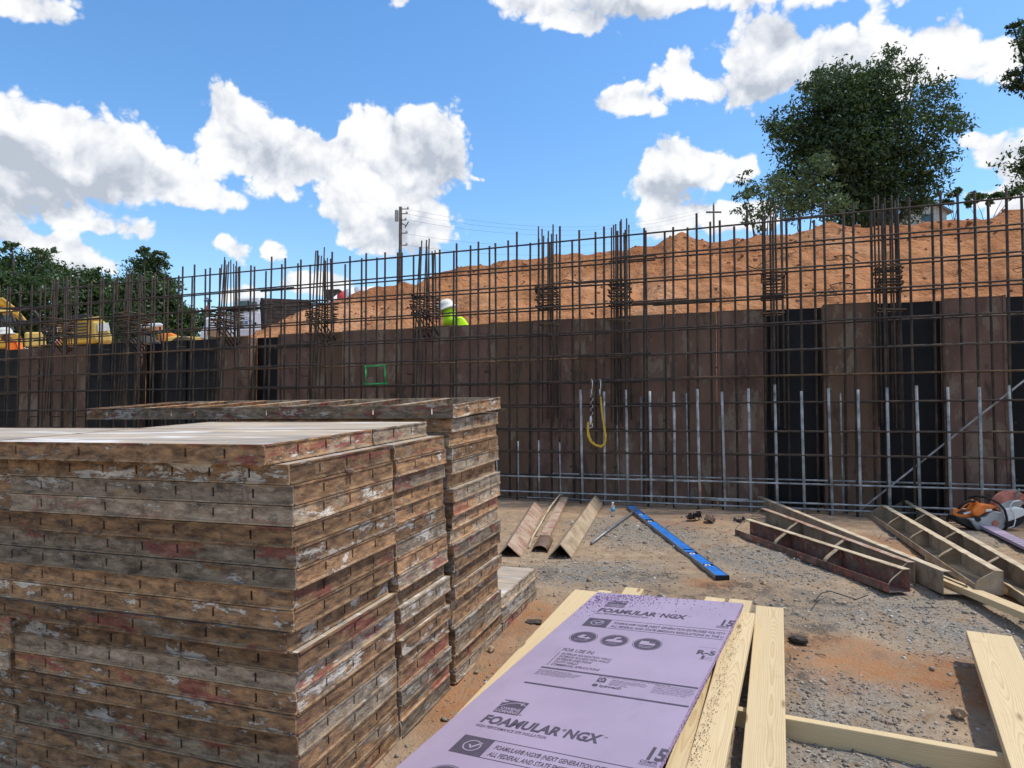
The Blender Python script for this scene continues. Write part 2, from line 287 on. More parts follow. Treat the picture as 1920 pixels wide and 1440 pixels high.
# ---------------------------------------------------------------- mesh helpers
class MB:
    def __init__(s): s.v = []; s.f = []
    def add(s, vs, fs):
        k = len(s.v); s.v += [tuple(a) for a in vs]; s.f += [tuple(k+i for i in f) for f in fs]; return s
    def box(s, a, b):
        x0, y0, z0 = a; x1, y1, z1 = b
        return s.add([(x0,y0,z0),(x1,y0,z0),(x1,y1,z0),(x0,y1,z0),(x0,y0,z1),(x1,y0,z1),(x1,y1,z1),(x0,y1,z1)],
                     [(0,3,2,1),(4,5,6,7),(0,1,5,4),(1,2,6,5),(2,3,7,6),(3,0,4,7)])
    def hexa(s, c):     # eight corners: bottom four, top four
        return s.add(c, [(0,3,2,1),(4,5,6,7),(0,1,5,4),(1,2,6,5),(2,3,7,6),(3,0,4,7)])
    def tube(s, pts, r, n=8, cap=True, flat=1.0):
        pts = [Vector(p) for p in pts]; rr = r if isinstance(r, (list, tuple)) else [r]*len(pts)
        k = len(s.v); up = None
        for i, p in enumerate(pts):
            d = (pts[min(i+1, len(pts)-1)] - pts[max(i-1, 0)]).normalized()
            if up is None:
                up = d.orthogonal().normalized()
            a = (up - d*up.dot(d)).normalized(); up = a; b = d.cross(a)
            for j in range(n):
                t = 2*math.pi*j/n; s.v.append(tuple(p + a*(math.cos(t)*rr[i]) + b*(math.sin(t)*rr[i]*flat)))
        for i in range(len(pts)-1):
            for j in range(n): s.f.append((k+i*n+j, k+i*n+(j+1)%n, k+(i+1)*n+(j+1)%n, k+(i+1)*n+j))
        if cap:
            s.f.append(tuple(k+j for j in reversed(range(n)))); s.f.append(tuple(k+(len(pts)-1)*n+j for j in range(n)))
        return s
    def lathe(s, prof, n=16, mat=None):
        k = len(s.v); mat = mat or Matrix()
        for (r, z) in prof:
            for j in range(n):
                t = 2*math.pi*j/n; s.v.append(tuple(mat @ Vector((r*math.cos(t), r*math.sin(t), z))))
        for i in range(len(prof)-1):
            for j in range(n): s.f.append((k+i*n+j, k+i*n+(j+1)%n, k+(i+1)*n+(j+1)%n, k+(i+1)*n+j))
        s.f.append(tuple(k+j for j in reversed(range(n)))); s.f.append(tuple(k+(len(prof)-1)*n+j for j in range(n)))
        return s
    def prism(s, poly, off):     # polygon of 3-D points extruded by a vector
        n = len(poly); a = [Vector(p) for p in poly]; off = Vector(off); k = len(s.v)
        s.v += [tuple(p) for p in a] + [tuple(p+off) for p in a]
        s.f.append(tuple(k+i for i in range(n))); s.f.append(tuple(k+n+i for i in reversed(range(n))))
        for i in range(n): s.f.append((k+i, k+n+i, k+n+(i+1)%n, k+(i+1)%n))
        return s
    def mesh(s, name, m, smooth=False):
        me = bpy.data.meshes.new(name); me.from_pydata(s.v, [], s.f); me.update()
        bm = bmesh.new(); bm.from_mesh(me); bmesh.ops.recalc_face_normals(bm, faces=bm.faces); bm.to_mesh(me); bm.free()
        me.materials.append(MAT[m] if isinstance(m, str) else m)
        if smooth:
            me.polygons.foreach_set('use_smooth', [True]*len(me.polygons))
        return me
    def build(s, name, m, parent=None, smooth=False, bevel=0.0, segs=2):
        o = bpy.data.objects.new(name, s.mesh(name, m, smooth)); col.objects.link(o)
        if parent is not None: o.parent = parent
        if bevel:
            b = o.modifiers.new('bevel', 'BEVEL'); b.width = bevel; b.segments = segs; b.limit_method = 'ANGLE'
        return o
def put(name, me, parent=None, mw=None):
    o = bpy.data.objects.new(name, me); col.objects.link(o)
    if parent is not None: o.parent = parent
    if mw is not None: o.matrix_local = mw
    return o
def tag(o, label=None, cat=None, group=None, kind=None):
    if label: o['label'] = label
    if cat: o['category'] = cat
    if group: o['group'] = group
    if kind: o['kind'] = kind
    return o
def empty(name, mw=None, label=None, cat=None, group=None):
    o = bpy.data.objects.new(name, None); o.empty_display_size = .1; col.objects.link(o)
    if mw is not None: o.matrix_world = mw if isinstance(mw, Matrix) else Matrix.Translation(mw)
    return tag(o, label, cat, group)
def frame(o, x, y, z=None):      # matrix from origin and two axes
    x = Vector(x).normalized(); y = Vector(y); y = (y - x*y.dot(x)).normalized(); z = x.cross(y)
    m = Matrix((x, y, z)).transposed().to_4x4(); m.translation = Vector(o); return m
def rawmesh(name, V, F, m, smooth=False):
    me = bpy.data.meshes.new(name); V = np.asarray(V, dtype=np.float32); F = np.asarray(F, dtype=np.int32); k = F.shape[1]
    me.vertices.add(len(V)); me.vertices.foreach_set('co', V.ravel()); me.loops.add(F.size); me.loops.foreach_set('vertex_index', F.ravel())
    me.polygons.add(len(F)); me.polygons.foreach_set('loop_start', np.arange(0, F.size, k, dtype=np.int32))
    if smooth: me.polygons.foreach_set('use_smooth', np.ones(len(F), dtype=bool))
    me.materials.append(MAT[m]); me.update(calc_edges=True); return me
_tx = []
def text(body, mat, parent, mw, size, shear=0.0, wide=None, bold=0.0, name='lettering', align='LEFT'):
    cu = bpy.data.curves.new('t', 'FONT'); cu.body = body; cu.size = size; cu.shear = shear; cu.offset = bold; cu.align_x = align; cu.resolution_u = 2
    o = bpy.data.objects.new('t', cu); col.objects.link(o); _tx.append((o, mat, parent, mw, wide, name))
def flush_text():
    bpy.context.view_layer.update(); dg = bpy.context.evaluated_depsgraph_get()
    for (o, mat, parent, mw, wide, name) in _tx:
        me = bpy.data.meshes.new_from_object(o.evaluated_get(dg)); me.materials.clear(); me.materials.append(MAT[mat])
        if wide:
            xs = [v.co.x for v in me.vertices]; w = max(xs)-min(xs)
            for v in me.vertices: v.co.x *= wide/w
        bpy.data.objects.remove(o); put(name, me, parent, mw)
    _tx.clear()
ORD = ['top','second','third','fourth','fifth','sixth','seventh','eighth','ninth','tenth','eleventh','twelfth','thirteenth','fourteenth','fifteenth','sixteenth','seventeenth','eighteenth','nineteenth','twentieth','twenty-first']

# ================================================================ the setting
WA = Vector((.087, 8.56, 0)); WU = Vector((.940, -.341, 0)).normalized(); WN = Vector((-WU.y, WU.x, 0))
def W(s, off, z): return WA + WU*s + WN*off + Vector((0, 0, z))
def atW(px, py, off):
    d = ray(px, py); t = ((WA + WN*off).dot(WN))/d.dot(WN); return CAM + d*t
def fbm(x, y, z=0.0, o=4): return mnoise.fractal(Vector((x, y, z)), 1.0, 2.0, o)
def gz(x, y):
    z = 0.0 if y >= 4.6 else -.072*(4.6-max(y, 1.0))
    d = (Vector((x, y, 0))-WA).dot(WN)
    t = min(1, max(0, (d-.85)/.25)); return z + 1.2*t
def blob(x, y, c, rx, ry): return max(0.0, 1-((x-c[0])/rx)**2-((y-c[1])/ry)**2)
def axis(dense0, dense1, step, far):
    a = list(np.arange(dense0, dense1, step)); o = [dense1]; k = step*1.6
    while o[-1] < far: o.append(o[-1]+k); k *= 1.45
    q = [dense0]; k = step*1.6
    while q[-1] > -far: q.append(q[-1]-k); k *= 1.45
    return np.array(q[:0:-1]+a+o)
gx = axis(-2.6, 6.4, .04, 900); gy = axis(1.2, 9.6, .04, 1500)
G = lambda px, py, z=-.03: atZ(px, py, z)
CLAY = [(G(1720,1228),.75,.22), (G(1560,1200),.35,.22), (G(1620,1030),.7,.7), (G(870,1270,-.1),.4,.6), (G(960,1150),.35,.4), (G(1330,1100),.2,.15), (G(1850,1290,-.1),.4,.25), (G(1250,985),.5,.6), (G(1550,1250),.6,.15)]
STAIN_SHADE = [(G(1390,1108),.35,.3), (G(1480,1160),.3,.45), (G(1500,1130),.4,.3), (G(1380,1330,-.1),.16,.7), (G(1010,1085),.18,.25), (G(1330,1120),.5,.25), (G(1490,1230),.1,.3), (G(1230,1088),.5,.2)]  # dark earth stains, plus shade painted into the gap under the pine boards
GRIT = [(G(1200,1000),.8,1.1), (G(1120,1080),.7,.5), (G(1450,1060),.6,.8), (G(1560,1330,-.1),.55,.5), (G(1560,1420,-.14),.6,.25), (G(1650,1140),1.0,.45), (G(1850,1180),.7,.5), (G(1560,1290,-.08),.6,.2), (G(1780,1010),.8,.6)]
V = []; at = {'clay': [], 'stain_shade': [], 'grit': [], 'pale': []}
for y in gy:
    for x in gx:
        near = (-3 < x < 7 and .8 < y < 10); z = gz(x, y); m = [0, 0, 0, 0]
        if near:
            n1 = fbm(x*1.6, y*1.6, 0, 3); n2 = fbm(x*6+9, y*6, 3, 3); n3 = fbm(x*22, y*22, 7, 2)
            z += .010*n1 + .008*n2 + .005*n3
            d = -(Vector((x, y, 0))-WA).dot(WN)
            w = .35*n1+.3*n2
            m = [max(blob(x, y, c, a, b) for c, a, b in CLAY)*1.6+w*.8, max(blob(x, y, c, a, b) for c, a, b in STAIN_SHADE)*1.1+w*1.3-.12, max(blob(x, y, c, a, b) for c, a, b in GRIT)*1.1+w*1.2-.05, (1.05-d)*2.2+w*.9]
            if d > 2.5 and x < 1.2 and y > 6.3: m[3] = max(m[3], .3+w)
        elif (Vector((x, y, 0))-WA).dot(WN) > .7: m = [.8, 0, 0, .3]
        V.append((x, y, z))
        for k, q in zip(('clay', 'stain_shade', 'grit', 'pale'), m): at[k].append(min(1, max(0, q)))
nx = len(gx); F = [(j*nx+i, j*nx+i+1, (j+1)*nx+i+1, (j+1)*nx+i) for j in range(len(gy)-1) for i in range(nx-1)]
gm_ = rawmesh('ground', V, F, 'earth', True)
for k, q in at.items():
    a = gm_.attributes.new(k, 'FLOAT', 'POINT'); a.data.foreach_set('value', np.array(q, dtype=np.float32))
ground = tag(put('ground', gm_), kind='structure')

# clay mounds behind the wall: crest heights follow their skyline
def mound(name, sil, s0, s1, dc, seed):
    step = .075; S = np.arange(s0, s1, step); D = np.concatenate([np.arange(1.0, dc+1.2, step), np.arange(dc+1.3, dc+6, .35)])
    sx = [p[0] for p in sil]; sy = [p[1] for p in sil]; V = []; cr = []
    for s in S:
        P = W(s, dc, 0); px = 960+FPX*P.x/P.y; zc = max(1.25, atY(px, float(np.interp(px, sx, sy)), P.y).z)
        for d in D:
            w = mnoise.fractal(Vector((s*.35+seed, d*.35, 0)), 1, 2, 2)*.5
            t = min(1.0, max(0.0, (d-1.0)/(dc-1.0-.25*w)))
            f = .96*t+.04*math.sin(math.pi*t)
            z = 1.2+(zc-1.2)*min(1, f)
            if d > dc: z -= (d-dc)**1.3*.22
            k = min(1, 4*t)*min(1, (zc-1.2)/.8)
            z += k*(.20*mnoise.fractal(Vector((s*.8, d*.8, seed)), 1, 2, 3) - .10*abs(mnoise.fractal(Vector((s*1.4, d*3.0, seed+5)), 1, 2, 4)) + .07*mnoise.fractal(Vector((s*4, d*4, seed)), 1, 2, 4) - .05*abs(mnoise.noise(Vector((s*2.6+.6*d, d*.5, seed+2)))))*(.45 if t > .96 else 1)
            if .82 < t: z += k*.06*mnoise.noise(Vector((s*3.3, d*3.3, seed)))
            V.append(W(s, d, z)); cr.append(min(1, max(0, (t-.78)*4)))
    n = len(D); F = [(i*n+j, (i+1)*n+j, (i+1)*n+j+1, i*n+j+1) for i in range(len(S)-1) for j in range(n-1)]
    me = rawmesh(name, V, F, 'mound_clay', True); a = me.attributes.new('crest', 'FLOAT', 'POINT'); a.data.foreach_set('value', np.array(cr, dtype=np.float32))
    tag(put(name, me), kind='structure'); return np.array(V).reshape(len(S), n, 3)
SB = [(680,640),(745,600),(765,545),(785,522),(815,498),(890,482),(1000,470),(1080,462),(1150,454),(1205,450),(1235,449),(1255,434),(1278,418),(1302,434),(1335,438),(1420,432),(1500,422),(1560,407),(1640,413),(1700,400),(1790,392),(1850,388),(1920,374),(2150,345),(2500,320)]
SA = [(300,700),(480,640),(520,612),(560,582),(600,560),(640,545),(700,533),(760,528),(830,524),(900,530),(1100,600)]
gB = mound('dirt_mound', SB, -5.6, 13, 5.5, 3.1)
gA = mound('dirt_mound', SA, -11, 0, 6.6, 8.7)
# loose clods on the mounds, uncounted
_ico = bmesh.new(); bmesh.ops.create_icosphere(_ico, subdivisions=1, radius=1); IV = np.array([v.co[:] for v in _ico.verts]); IF = np.array([[v.index for v in f.verts] for f in _ico.faces]); _ico.free()
def stones(name, pts, sizes, m, flat=(.45, .9), jit=.28, lift=.15):
    n = len(pts); k = len(IV); s = np.asarray(sizes)[:, None]
    sc = np.stack([rng.uniform(.75, 1.25, n), rng.uniform(.6, 1.0, n), rng.uniform(flat[0], flat[1], n)], 1)*s
    V = IV[None]*(1+rng.uniform(-jit, jit, (n, k, 1)))*sc[:, None, :]
    a = rng.uniform(0, 6.28, n); ca, sa = np.cos(a)[:, None], np.sin(a)[:, None]
    tx = rng.normal(0, .35, n)[:, None]; y2 = V[..., 1]*np.cos(tx)-V[..., 2]*np.sin(tx); z2 = V[..., 1]*np.sin(tx)+V[..., 2]*np.cos(tx)
    V = np.stack([V[..., 0]*ca-y2*sa, V[..., 0]*sa+y2*ca, z2], -1) + np.asarray(pts)[:, None, :]
    V[..., 2] += (sc[:, 2]*lift)[:, None]
    F = (IF[None]+(np.arange(n)*k)[:, None, None]).reshape(-1, 3)
    return rawmesh(name, V.reshape(-1, 3), F, m)
cp = []; cs = []
for g, dn in ((gB, 74), (gA, 80)):
    for _ in range(800):
        i = rng.integers(0, g.shape[0]); j = int(rng.choice([rng.integers(8, 60), rng.integers(50, min(dn, 66))])); cp.append(g[i, min(j, g.shape[1]-1)]); cs.append(rng.uniform(.015, .042)*(1.5 if rng.random() < .06 else 1))
tag(put('soil_clods', stones('soil_clods', cp, cs, 'clods', (.6, 1))), 'loose orange clay clods scattered over the dirt mounds', 'soil clods', kind='stuff')

# thin roots hanging out of the clay face
rt = MB()
for k in range(8):
    i, j = int(rng.integers(70, 200)), int(rng.integers(22, 52)); pts = []
    di, dj = rng.choice([-1, 1])*rng.uniform(.8, 1.6), rng.uniform(-.9, .3)
    for q in range(9):
        ii, jj = int(np.clip(i+di*q+rng.normal(0, .7), 0, gB.shape[0]-1)), int(np.clip(j+dj*q+rng.normal(0, .8), 0, 58)); pts.append(Vector(gB[ii, jj])+WN*-.03+Vector((0, 0, .02)))
    rt.tube(pts, [.012-.0009*q for q in range(9)], 5)
tag(rt.build('clay_roots', 'bark', None, True), 'thin dark roots trailing over the face of the mound', 'roots', kind='stuff')

# ================================================================ form wall
def wtop(s): return 2.283+.0085*s
wall = empty('form_wall', W(0, .35, 0), 'long brown and black plywood form wall standing behind the rebar', 'form wall')
inv = wall.matrix_world.inverted()
B = [-13.0, -12.4, -11.8, -11.2, -10.6, -10.1, -9.6, -9.03, -8.47, -7.9, -7.35, -6.80, -6.26, -5.72, -5.11, -4.515, -3.96, -3.396, -2.817, -2.252, -1.676, -1.106, -.544, .061, .611, 1.159, 1.76, 2.363, 2.914, 3.522, 4.074, 4.717, 5.268, 5.86, 6.46, 7.06, 7.66, 8.26]
BLACK = {(-10.1), -10.6, -7.9, -7.35, -6.80, -5.72, -6.26, -4.515, 2.914, 4.074, 5.268, 6.46}
POCKET = {2.914, 4.074, 5.268, -4.515, -6.80, 6.46}
WM = frame((0, 0, 0), WU, WN).to_3x3().to_4x4()
for a, b in zip(B[:-1], B[1:]):
    bl = a in BLACK; off = .20 if a in POCKET else rng.uniform(-.014, .010); w = b-a-.007; h = wtop((a+b)/2)+rng.uniform(-.012, .008)+.12
    f = MB(); e = .012
    f.box((0, 0, 0), (e, .06, h)).box((w-e, 0, 0), (w, .06, h)).box((e, 0, 0), (w-e, .06, .02)).box((e, 0, h-.012), (w-e, .06, h))
    o = f.build('form_panel', 'black_plywood' if bl else 'grey_steel' if random.random() < .4 else 'tin_brown', wall)
    o.matrix_local = inv @ (Matrix.Translation(W(a+.0015, .35+off, -.12)) @ WM)
    q = MB().box((e+.001, .003, .021), (w-e-.004, .055, h-.013)).build('plywood_face', 'black_plywood' if bl else 'brown_plywood', o)
    if a in POCKET:      # side returns of the pilaster pocket
        for sx in (0, 1):
            r_ = MB().box((-.03 if sx == 0 else w, -.20, 0), (-.002 if sx == 0 else w+.028, -.003, h-.004)).build('pocket_return', 'brown_plywood', o)
    for zt in (.42, 1.0, 1.62, 2.12):
        if random.random() < .8 and a not in POCKET:
            t = MB().tube([(0, 0, 0), (0, -.16, random.uniform(-.01, .01)), (0, -.175, 0)], [.006, .006, .011], 6).build('form_tie', 'dark_rebar', wall)
            t.matrix_local = inv @ (Matrix.Translation(W(b+.004, .352, zt)) @ WM)
# top walkway edge plate seen as the thin skyline of the forms
# ================================================================ rebar
def barmesh(name, r, m, n=7): return MB().tube([(0, 0, 0), (0, 0, 1)], r, n).mesh(name, m, True)
VB = barmesh('bar_v', .0135, 'dark_rebar'); HB = barmesh('bar_h', .0105, 'dark_rebar'); HR = barmesh('bar_hr', .0100, 'rusty_rebar'); DB = barmesh('dowel', .0150, 'cement_rebar'); DS = barmesh('dowel_s', .0095, 'cement_rebar'); TB = barmesh('tie_b', .0065, 'rusty_rebar', 6); CB = barmesh('cage_b', .0095, 'dark_rebar'); HC = barmesh('bar_hc', .010, 'cement_rebar')
def bar(name, me, p, q, parent, inv):
    p = Vector(p); q = Vector(q); d = q-p
    mw = Matrix.Translation(p) @ d.to_track_quat('Z', 'Y').to_matrix().to_4x4() @ Matrix.Diagonal((1, 1, d.length, 1))
    return put(name, me, parent, inv @ mw)
ROWS = [3.20, 2.93, 2.67, 2.38, 2.07, 1.77, 1.475, 1.18, .876, .60, .316, .106, .05]
for mat_i, off in ((0, 0.0), (1, .20)):
    mt = empty('rebar_mat', W(0, off, 0), ['front rebar mat of tied bars standing before the form wall, with grey dowels', 'rear rebar mat close against the form wall, behind the front mat'][mat_i], 'rebar mat')
    iv = mt.matrix_world.inverted(); k = 0
    s = -12.6 + (.0 if mat_i == 0 else .11)
    while s < 8:
        j = rng.normal(0, .012); top = rng.uniform(3.24, 3.40) - (.03 if mat_i else 0) + .006*s
        ln = rng.normal(0, .010)
        ss = s if mat_i == 0 else s*1.02
        bar('vertical_bar', VB, W(ss+j, off, 0.0), W(ss+j+ln, off+rng.normal(0, .012), top), mt, iv); s += .2735
    for i, z in enumerate(ROWS if mat_i == 0 else ROWS[1:11]):
        s = -13 + rng.uniform(0, 3)-3
        while s < 8.2:
            L = rng.uniform(5.2, 6.2); e = s+L; zz = z + rng.choice([-.010, .010]); me = HB
            if z < 2.2 and rng.random() < .30: me = HR
            if z < .4 and s > -4: me = HC
            a = max(s, -13); b = min(e, 8.4); dz = rng.normal(0, .006)
            if b-a > .3: bar('horizontal_bar', me, W(a, off-.025, zz+.0075*a), W(b, off-.025, zz+.0075*b+dz), mt, iv)
            s = e - rng.uniform(.45, .75)
    # dowels starting from the footing
    s = -12.6 + (.022 if mat_i == 0 else .15)
    while s < 8:
        tall = s > .75
        h = (1.36 if tall else .76) + rng.normal(0, .02)
        if mat_i == 0 or rng.random() < .15:
            d0 = bar('dowel', DB if tall and mat_i == 0 else DS, W(s-.004, off-.014, 0), W(s-.018+rng.normal(0, .008), off-.02+rng.normal(0, .01), h - (.05 if mat_i else 0)), mt, iv)
            if mat_i == 0 and (abs(s-2.06) < .14 or abs(s-5.03) < .14):
                pb = bar('orange_paint_band', PBM if 'PBM' in globals() else globals().setdefault('PBM', barmesh('paint', .0150, 'orange_paint')), W(s-.004, off-.014, .08), W(s-.0075, off-.0155, .34), mt, iv)
        s += .2735
    if mat_i == 0: front_mat, front_inv = mt, iv
# green painted box mark on the mat
p, q = atW(686, 686, -.03), atW(722, 720, -.03)
gb = empty('painted_box_mark', Vector(((p.x+q.x)/2, p.y, q.z)), 'small bright green square painted on the rebar left of centre', 'paint mark'); gi = gb.matrix_world.inverted()
GM = barmesh('gm', .0115, 'green_paint')
c4_ = [atW(686, 687, -.035), atW(721, 685, -.035), atW(723, 719, -.035), atW(686, 720, -.035)]
for i in range(4):
    d = (c4_[(i+1) % 4]-c4_[i]).normalized()*.02; bar('painted_bar', GM, c4_[i]-d, c4_[(i+1) % 4]+d, gb, gi)
# pilaster cages
CAGES = [(4.15, 'at the right, under the big tree'), (3.0, 'standing left of the big tree, before a black panel'), (1.26, 'above the hanging yellow lanyard'), (.33, 'just left of the hanging yellow lanyard'), (-1.43, 'beside the worker in lime hood'), (-3.09, 'in front of the low left end of the mound'), (-4.80, 'in front of the white truck hood'), (-6.72, 'in front of the vine-covered tree'), (-8.41, 'at the far left by the worker in orange')]
for ci, (s0, where) in enumerate(CAGES):
    cg = empty('pilaster_cage', W(s0, .25, .9), 'rebar pilaster cage with bunched ties '+where, 'rebar cage', 'pilaster cages along the wall'); ci_ = cg.matrix_world.inverted()
    straight = ci < 4; o0, o1 = (.03, .27) if straight else (.0, .44); hw = .115
    lean = 0 if straight else .03
    for a, f_ in ((-1, 0), (-.35, 0), (.35, 0), (1, 0), (-1, 1), (-.3, 1), (.4, 1), (1, 1)):
        z0 = rng.uniform(.92, 1.04); z1 = rng.uniform(3.30, 3.46); o_ = o0+(o1-o0)*f_; tp_ = .80 if straight else .6
        bar('cage_bar', CB, W(s0+a*hw*.86, o_+(.012 if f_ == 0 else -.012), z0), W(s0+a*hw*tp_+rng.normal(0, .008)+lean, o_+((o0+o1)/2-o_)*(.25 if straight else .55), z1), cg, ci_)
    for k in range(10):
        z = 2.36+k*.034+rng.normal(0, .004); w = hw+rng.normal(0, .006); t1 = rng.normal(0, .006); t2 = rng.normal(0, .010); sh = rng.normal(0, .008)
        if k == 0: z = 2.20
        pts = [W(s0-w+sh, o0, z+t1), W(s0+w+sh, o0+.004, z+t2), W(s0+w+sh, o1, z+t2), W(s0-w+sh, o1, z+t1), W(s0-w+sh, o0, z+t1+.010), W(s0-w+.05+sh, o0+.05, z+t1+.004)]
        MB().tube([ci_ @ p for p in pts], .0082, 6).build('tie', 'dark_rebar' if k % 3 else 'rusty_rebar', cg)
    if not straight:
        for k in range(4):      # slipped bars slanting down behind the ties
            a = -.10+.06*k; bar('slanted_bar', CB, W(s0+a, .0, 2.50), W(s0+a+.07, .42, 1.98+.03*k), cg, ci_)
# diagonal brace bar on the right
b0, b1 = atW(1606, 962, .05), atW(1930, 706, .05); b0.z = max(b0.z, .01)
br = MB().tube([(0, 0, 0), b1-b0], .010, 8).build('brace_bar', 'cement_rebar'); br.location = b0
tag(br, 'long grey bar leaning diagonally across the rebar at the right edge', 'brace bar')

# ================================================================ stacked wall forms
EX = Vector((.943, -.334, .008)).normalized(); ER = Vector((.334, .943, .046)).normalized()
P0 = Vector((-.640, 2.112, -.160)); ST = frame(P0, EX, ER); PITCHZ = .0635; PH = .0608
_rails = {}
def railmesh(L, var=0, h=PH):
    key = (round(L, 3), var)
    if key in _rails: return _rails[key]
    t = .006; b = MB(); rs = random.Random(int(L*1000)+var*17)
    b.box((0, 0, 0), (L, t, .018)).box((0, 0, .047), (L, t, h))
    xs = []; x = .1524
    while x < L-.06:
        if rs.random() < (.93 if var == 0 else .72): xs.append(x+rs.uniform(-.002, .002))
        x += .1524
    prev = 0
    for x in xs: b.box((prev, 0, .0181), (x-.0042, t, .0469)); prev = x+.0042
    b.box((prev, 0, .0181), (L, t, .0469))
    # rolled lips along both edges, a little dented
    n = max(4, int(L/.1))
    for z0, z1, pr in ((0, .0055, .0055), (h-.005, h, .004)):
        for i in range(n):
            xa, xb = L*i/n, L*(i+1)/n; d0 = pr*rs.uniform(.75, 1.15); d1 = pr*rs.uniform(.75, 1.15)
            b.hexa([(xa, -d0, z0), (xb, -d1, z0), (xb, -.0001, z0), (xa, -.0001, z0), (xa, -d0, z1), (xb, -d1, z1), (xb, -.0001, z1), (xa, -.0001, z1)])
    _rails[key] = b.mesh('rail', 'form_rail'); return _rails[key]
_ply = {}
def plymesh(L, Wd, up=True):
    k = (round(L, 3), round(Wd, 3), up)
    if k not in _ply:
        b = MB(); z0, z1 = (PH-.016, PH-.001) if up else (.001, .014)
        b.box((-L+.0065, .0065, z0), (-.0065, Wd-.0065, z1)); _ply[k] = b.mesh('ply', 'dusty_plywood')
    return _ply[k]
def panel(x, y, z, L, Wd, label, jit=.008, rot=.35, ribs=False, group=None):
    mw = ST @ Matrix.Translation((x+random.uniform(-jit, jit), y+random.uniform(-jit*.5, jit*.5), z)) @ Matrix.Rotation(R(random.uniform(-rot, rot)), 4, 'Z')
    e = empty('stacked_form_panel', mw, label, 'form panel', group or 'stacked wall form panels')
    put('side_rail', railmesh(L, random.choice((0, 0, 1))), e, Matrix.Translation((-L, 0, 0)))
    put('side_rail', railmesh(L, 0), e, Matrix.Translation((0, Wd, 0)) @ Matrix.Rotation(math.pi, 4, 'Z'))
    put('end_rail', railmesh(Wd-.0124, random.choice((0, 0, 1))), e, Matrix.Translation((0, .0062, 0)) @ Matrix.Rotation(math.pi/2, 4, 'Z'))
    put('end_rail', railmesh(Wd-.0124, 0), e, Matrix.Translation((-L, Wd-.0062, 0)) @ Matrix.Rotation(-math.pi/2, 4, 'Z'))
    put('plywood_face', plymesh(L, Wd, not ribs), e)
    if ribs:
        rb = MB().box((-.003, .007, .0145), (.003, Wd-.007, PH-.004)).box((-.018, .007, PH-.0039), (.018, Wd-.007, PH-.001)).mesh('rib', 'form_rail'); q = .305
        while q < L-.1: put('cross_rib', rb, e, Matrix.Translation((-q, 0, 0))); q += .305
    return e
SEAM = {18, 17, 16, 15, 8, 7, 6, 1, 3}
for k in range(19):
    n = ORD[18-k]; lng = k not in SEAM
    x, y = (-.062, -.042) if k == 18 else (0, 0)
    if k in (12, 13): x += .01
    if k == 9: x -= .02; y -= .012
    if k == 18: JT, RT = 0.0, 0.0
    else: JT, RT = .008, .25
    panel(x, y, k*PITCHZ, 2.44 if lng else 1.215, .610, f'weathered steel form panel, {n} layer of the front stack at lower left', jit=JT, rot=RT)
    if not lng:
        panel(-1.232-(.03 if k == 18 else 0)+(.0 if k > 10 else .012), (.015 if k > 14 else -.012)-(.02 if k == 18 else 0), k*PITCHZ, 1.215, .610, f'weathered steel form panel at the left edge, {n} layer of that stack', rot=.3)
    panel(-.060 if k == 18 else random.uniform(-.006, .012), .572 if k == 18 else .618, k*PITCHZ, 1.215, .455, f'narrow rusty form panel, {n} layer of the middle stack behind the front one', jit=JT, rot=RT)
for k in range(19):
    panel(.008+random.uniform(-.01, .02), 1.105, k*PITCHZ+.006, 1.215, .600, f'steel form panel, {ORD[19-k]} layer of the rear stack past the narrow gap', rot=.4)
tp = panel(.045, 1.085, 19*PITCHZ+.008, 2.24, .610, 'long grey form panel lying ribs up on top of the rear stack', rot=.2, ribs=True)
tp.matrix_world = tp.matrix_world @ Matrix.Rotation(R(1.5), 4, 'X')
for k in range(3):
    panel(.02-.012*k, 1.725+.01*k, k*PITCHZ+.012, 1.215, .605, f'dirty form panel, {ORD[2-k]} of three in the low pile behind the stacks', rot=.5)
# mud lump on a rail
def rock(name, m, loc, size, label, cat, seed=1, flat=.7):
    bm = bmesh.new(); bmesh.ops.create_icosphere(bm, subdivisions=3, radius=1)
    for v in bm.verts:
        q = v.co.copy(); f = 1+.45*mnoise.noise(q*1.3+Vector((seed*7.1, 0, 0)))+.18*mnoise.noise(q*4+Vector((0, seed*3.3, 0))); v.co = Vector((q.x*f, q.y*f*.8, q.z*f*flat))*size
    me = bpy.data.meshes.new(name); bm.to_mesh(me); bm.free(); me.materials.append(MAT[m])
    o = put(name, me); o.location = loc; o.rotation_euler.z = seed*1.7; return tag(o, label, cat)
rock('mud_lump', 'tin_brown', ST @ Vector((.006, .30, 17*PITCHZ+.002)), .016, 'small mud lump stuck on a rail near the stack corner', 'mud lump', 2)

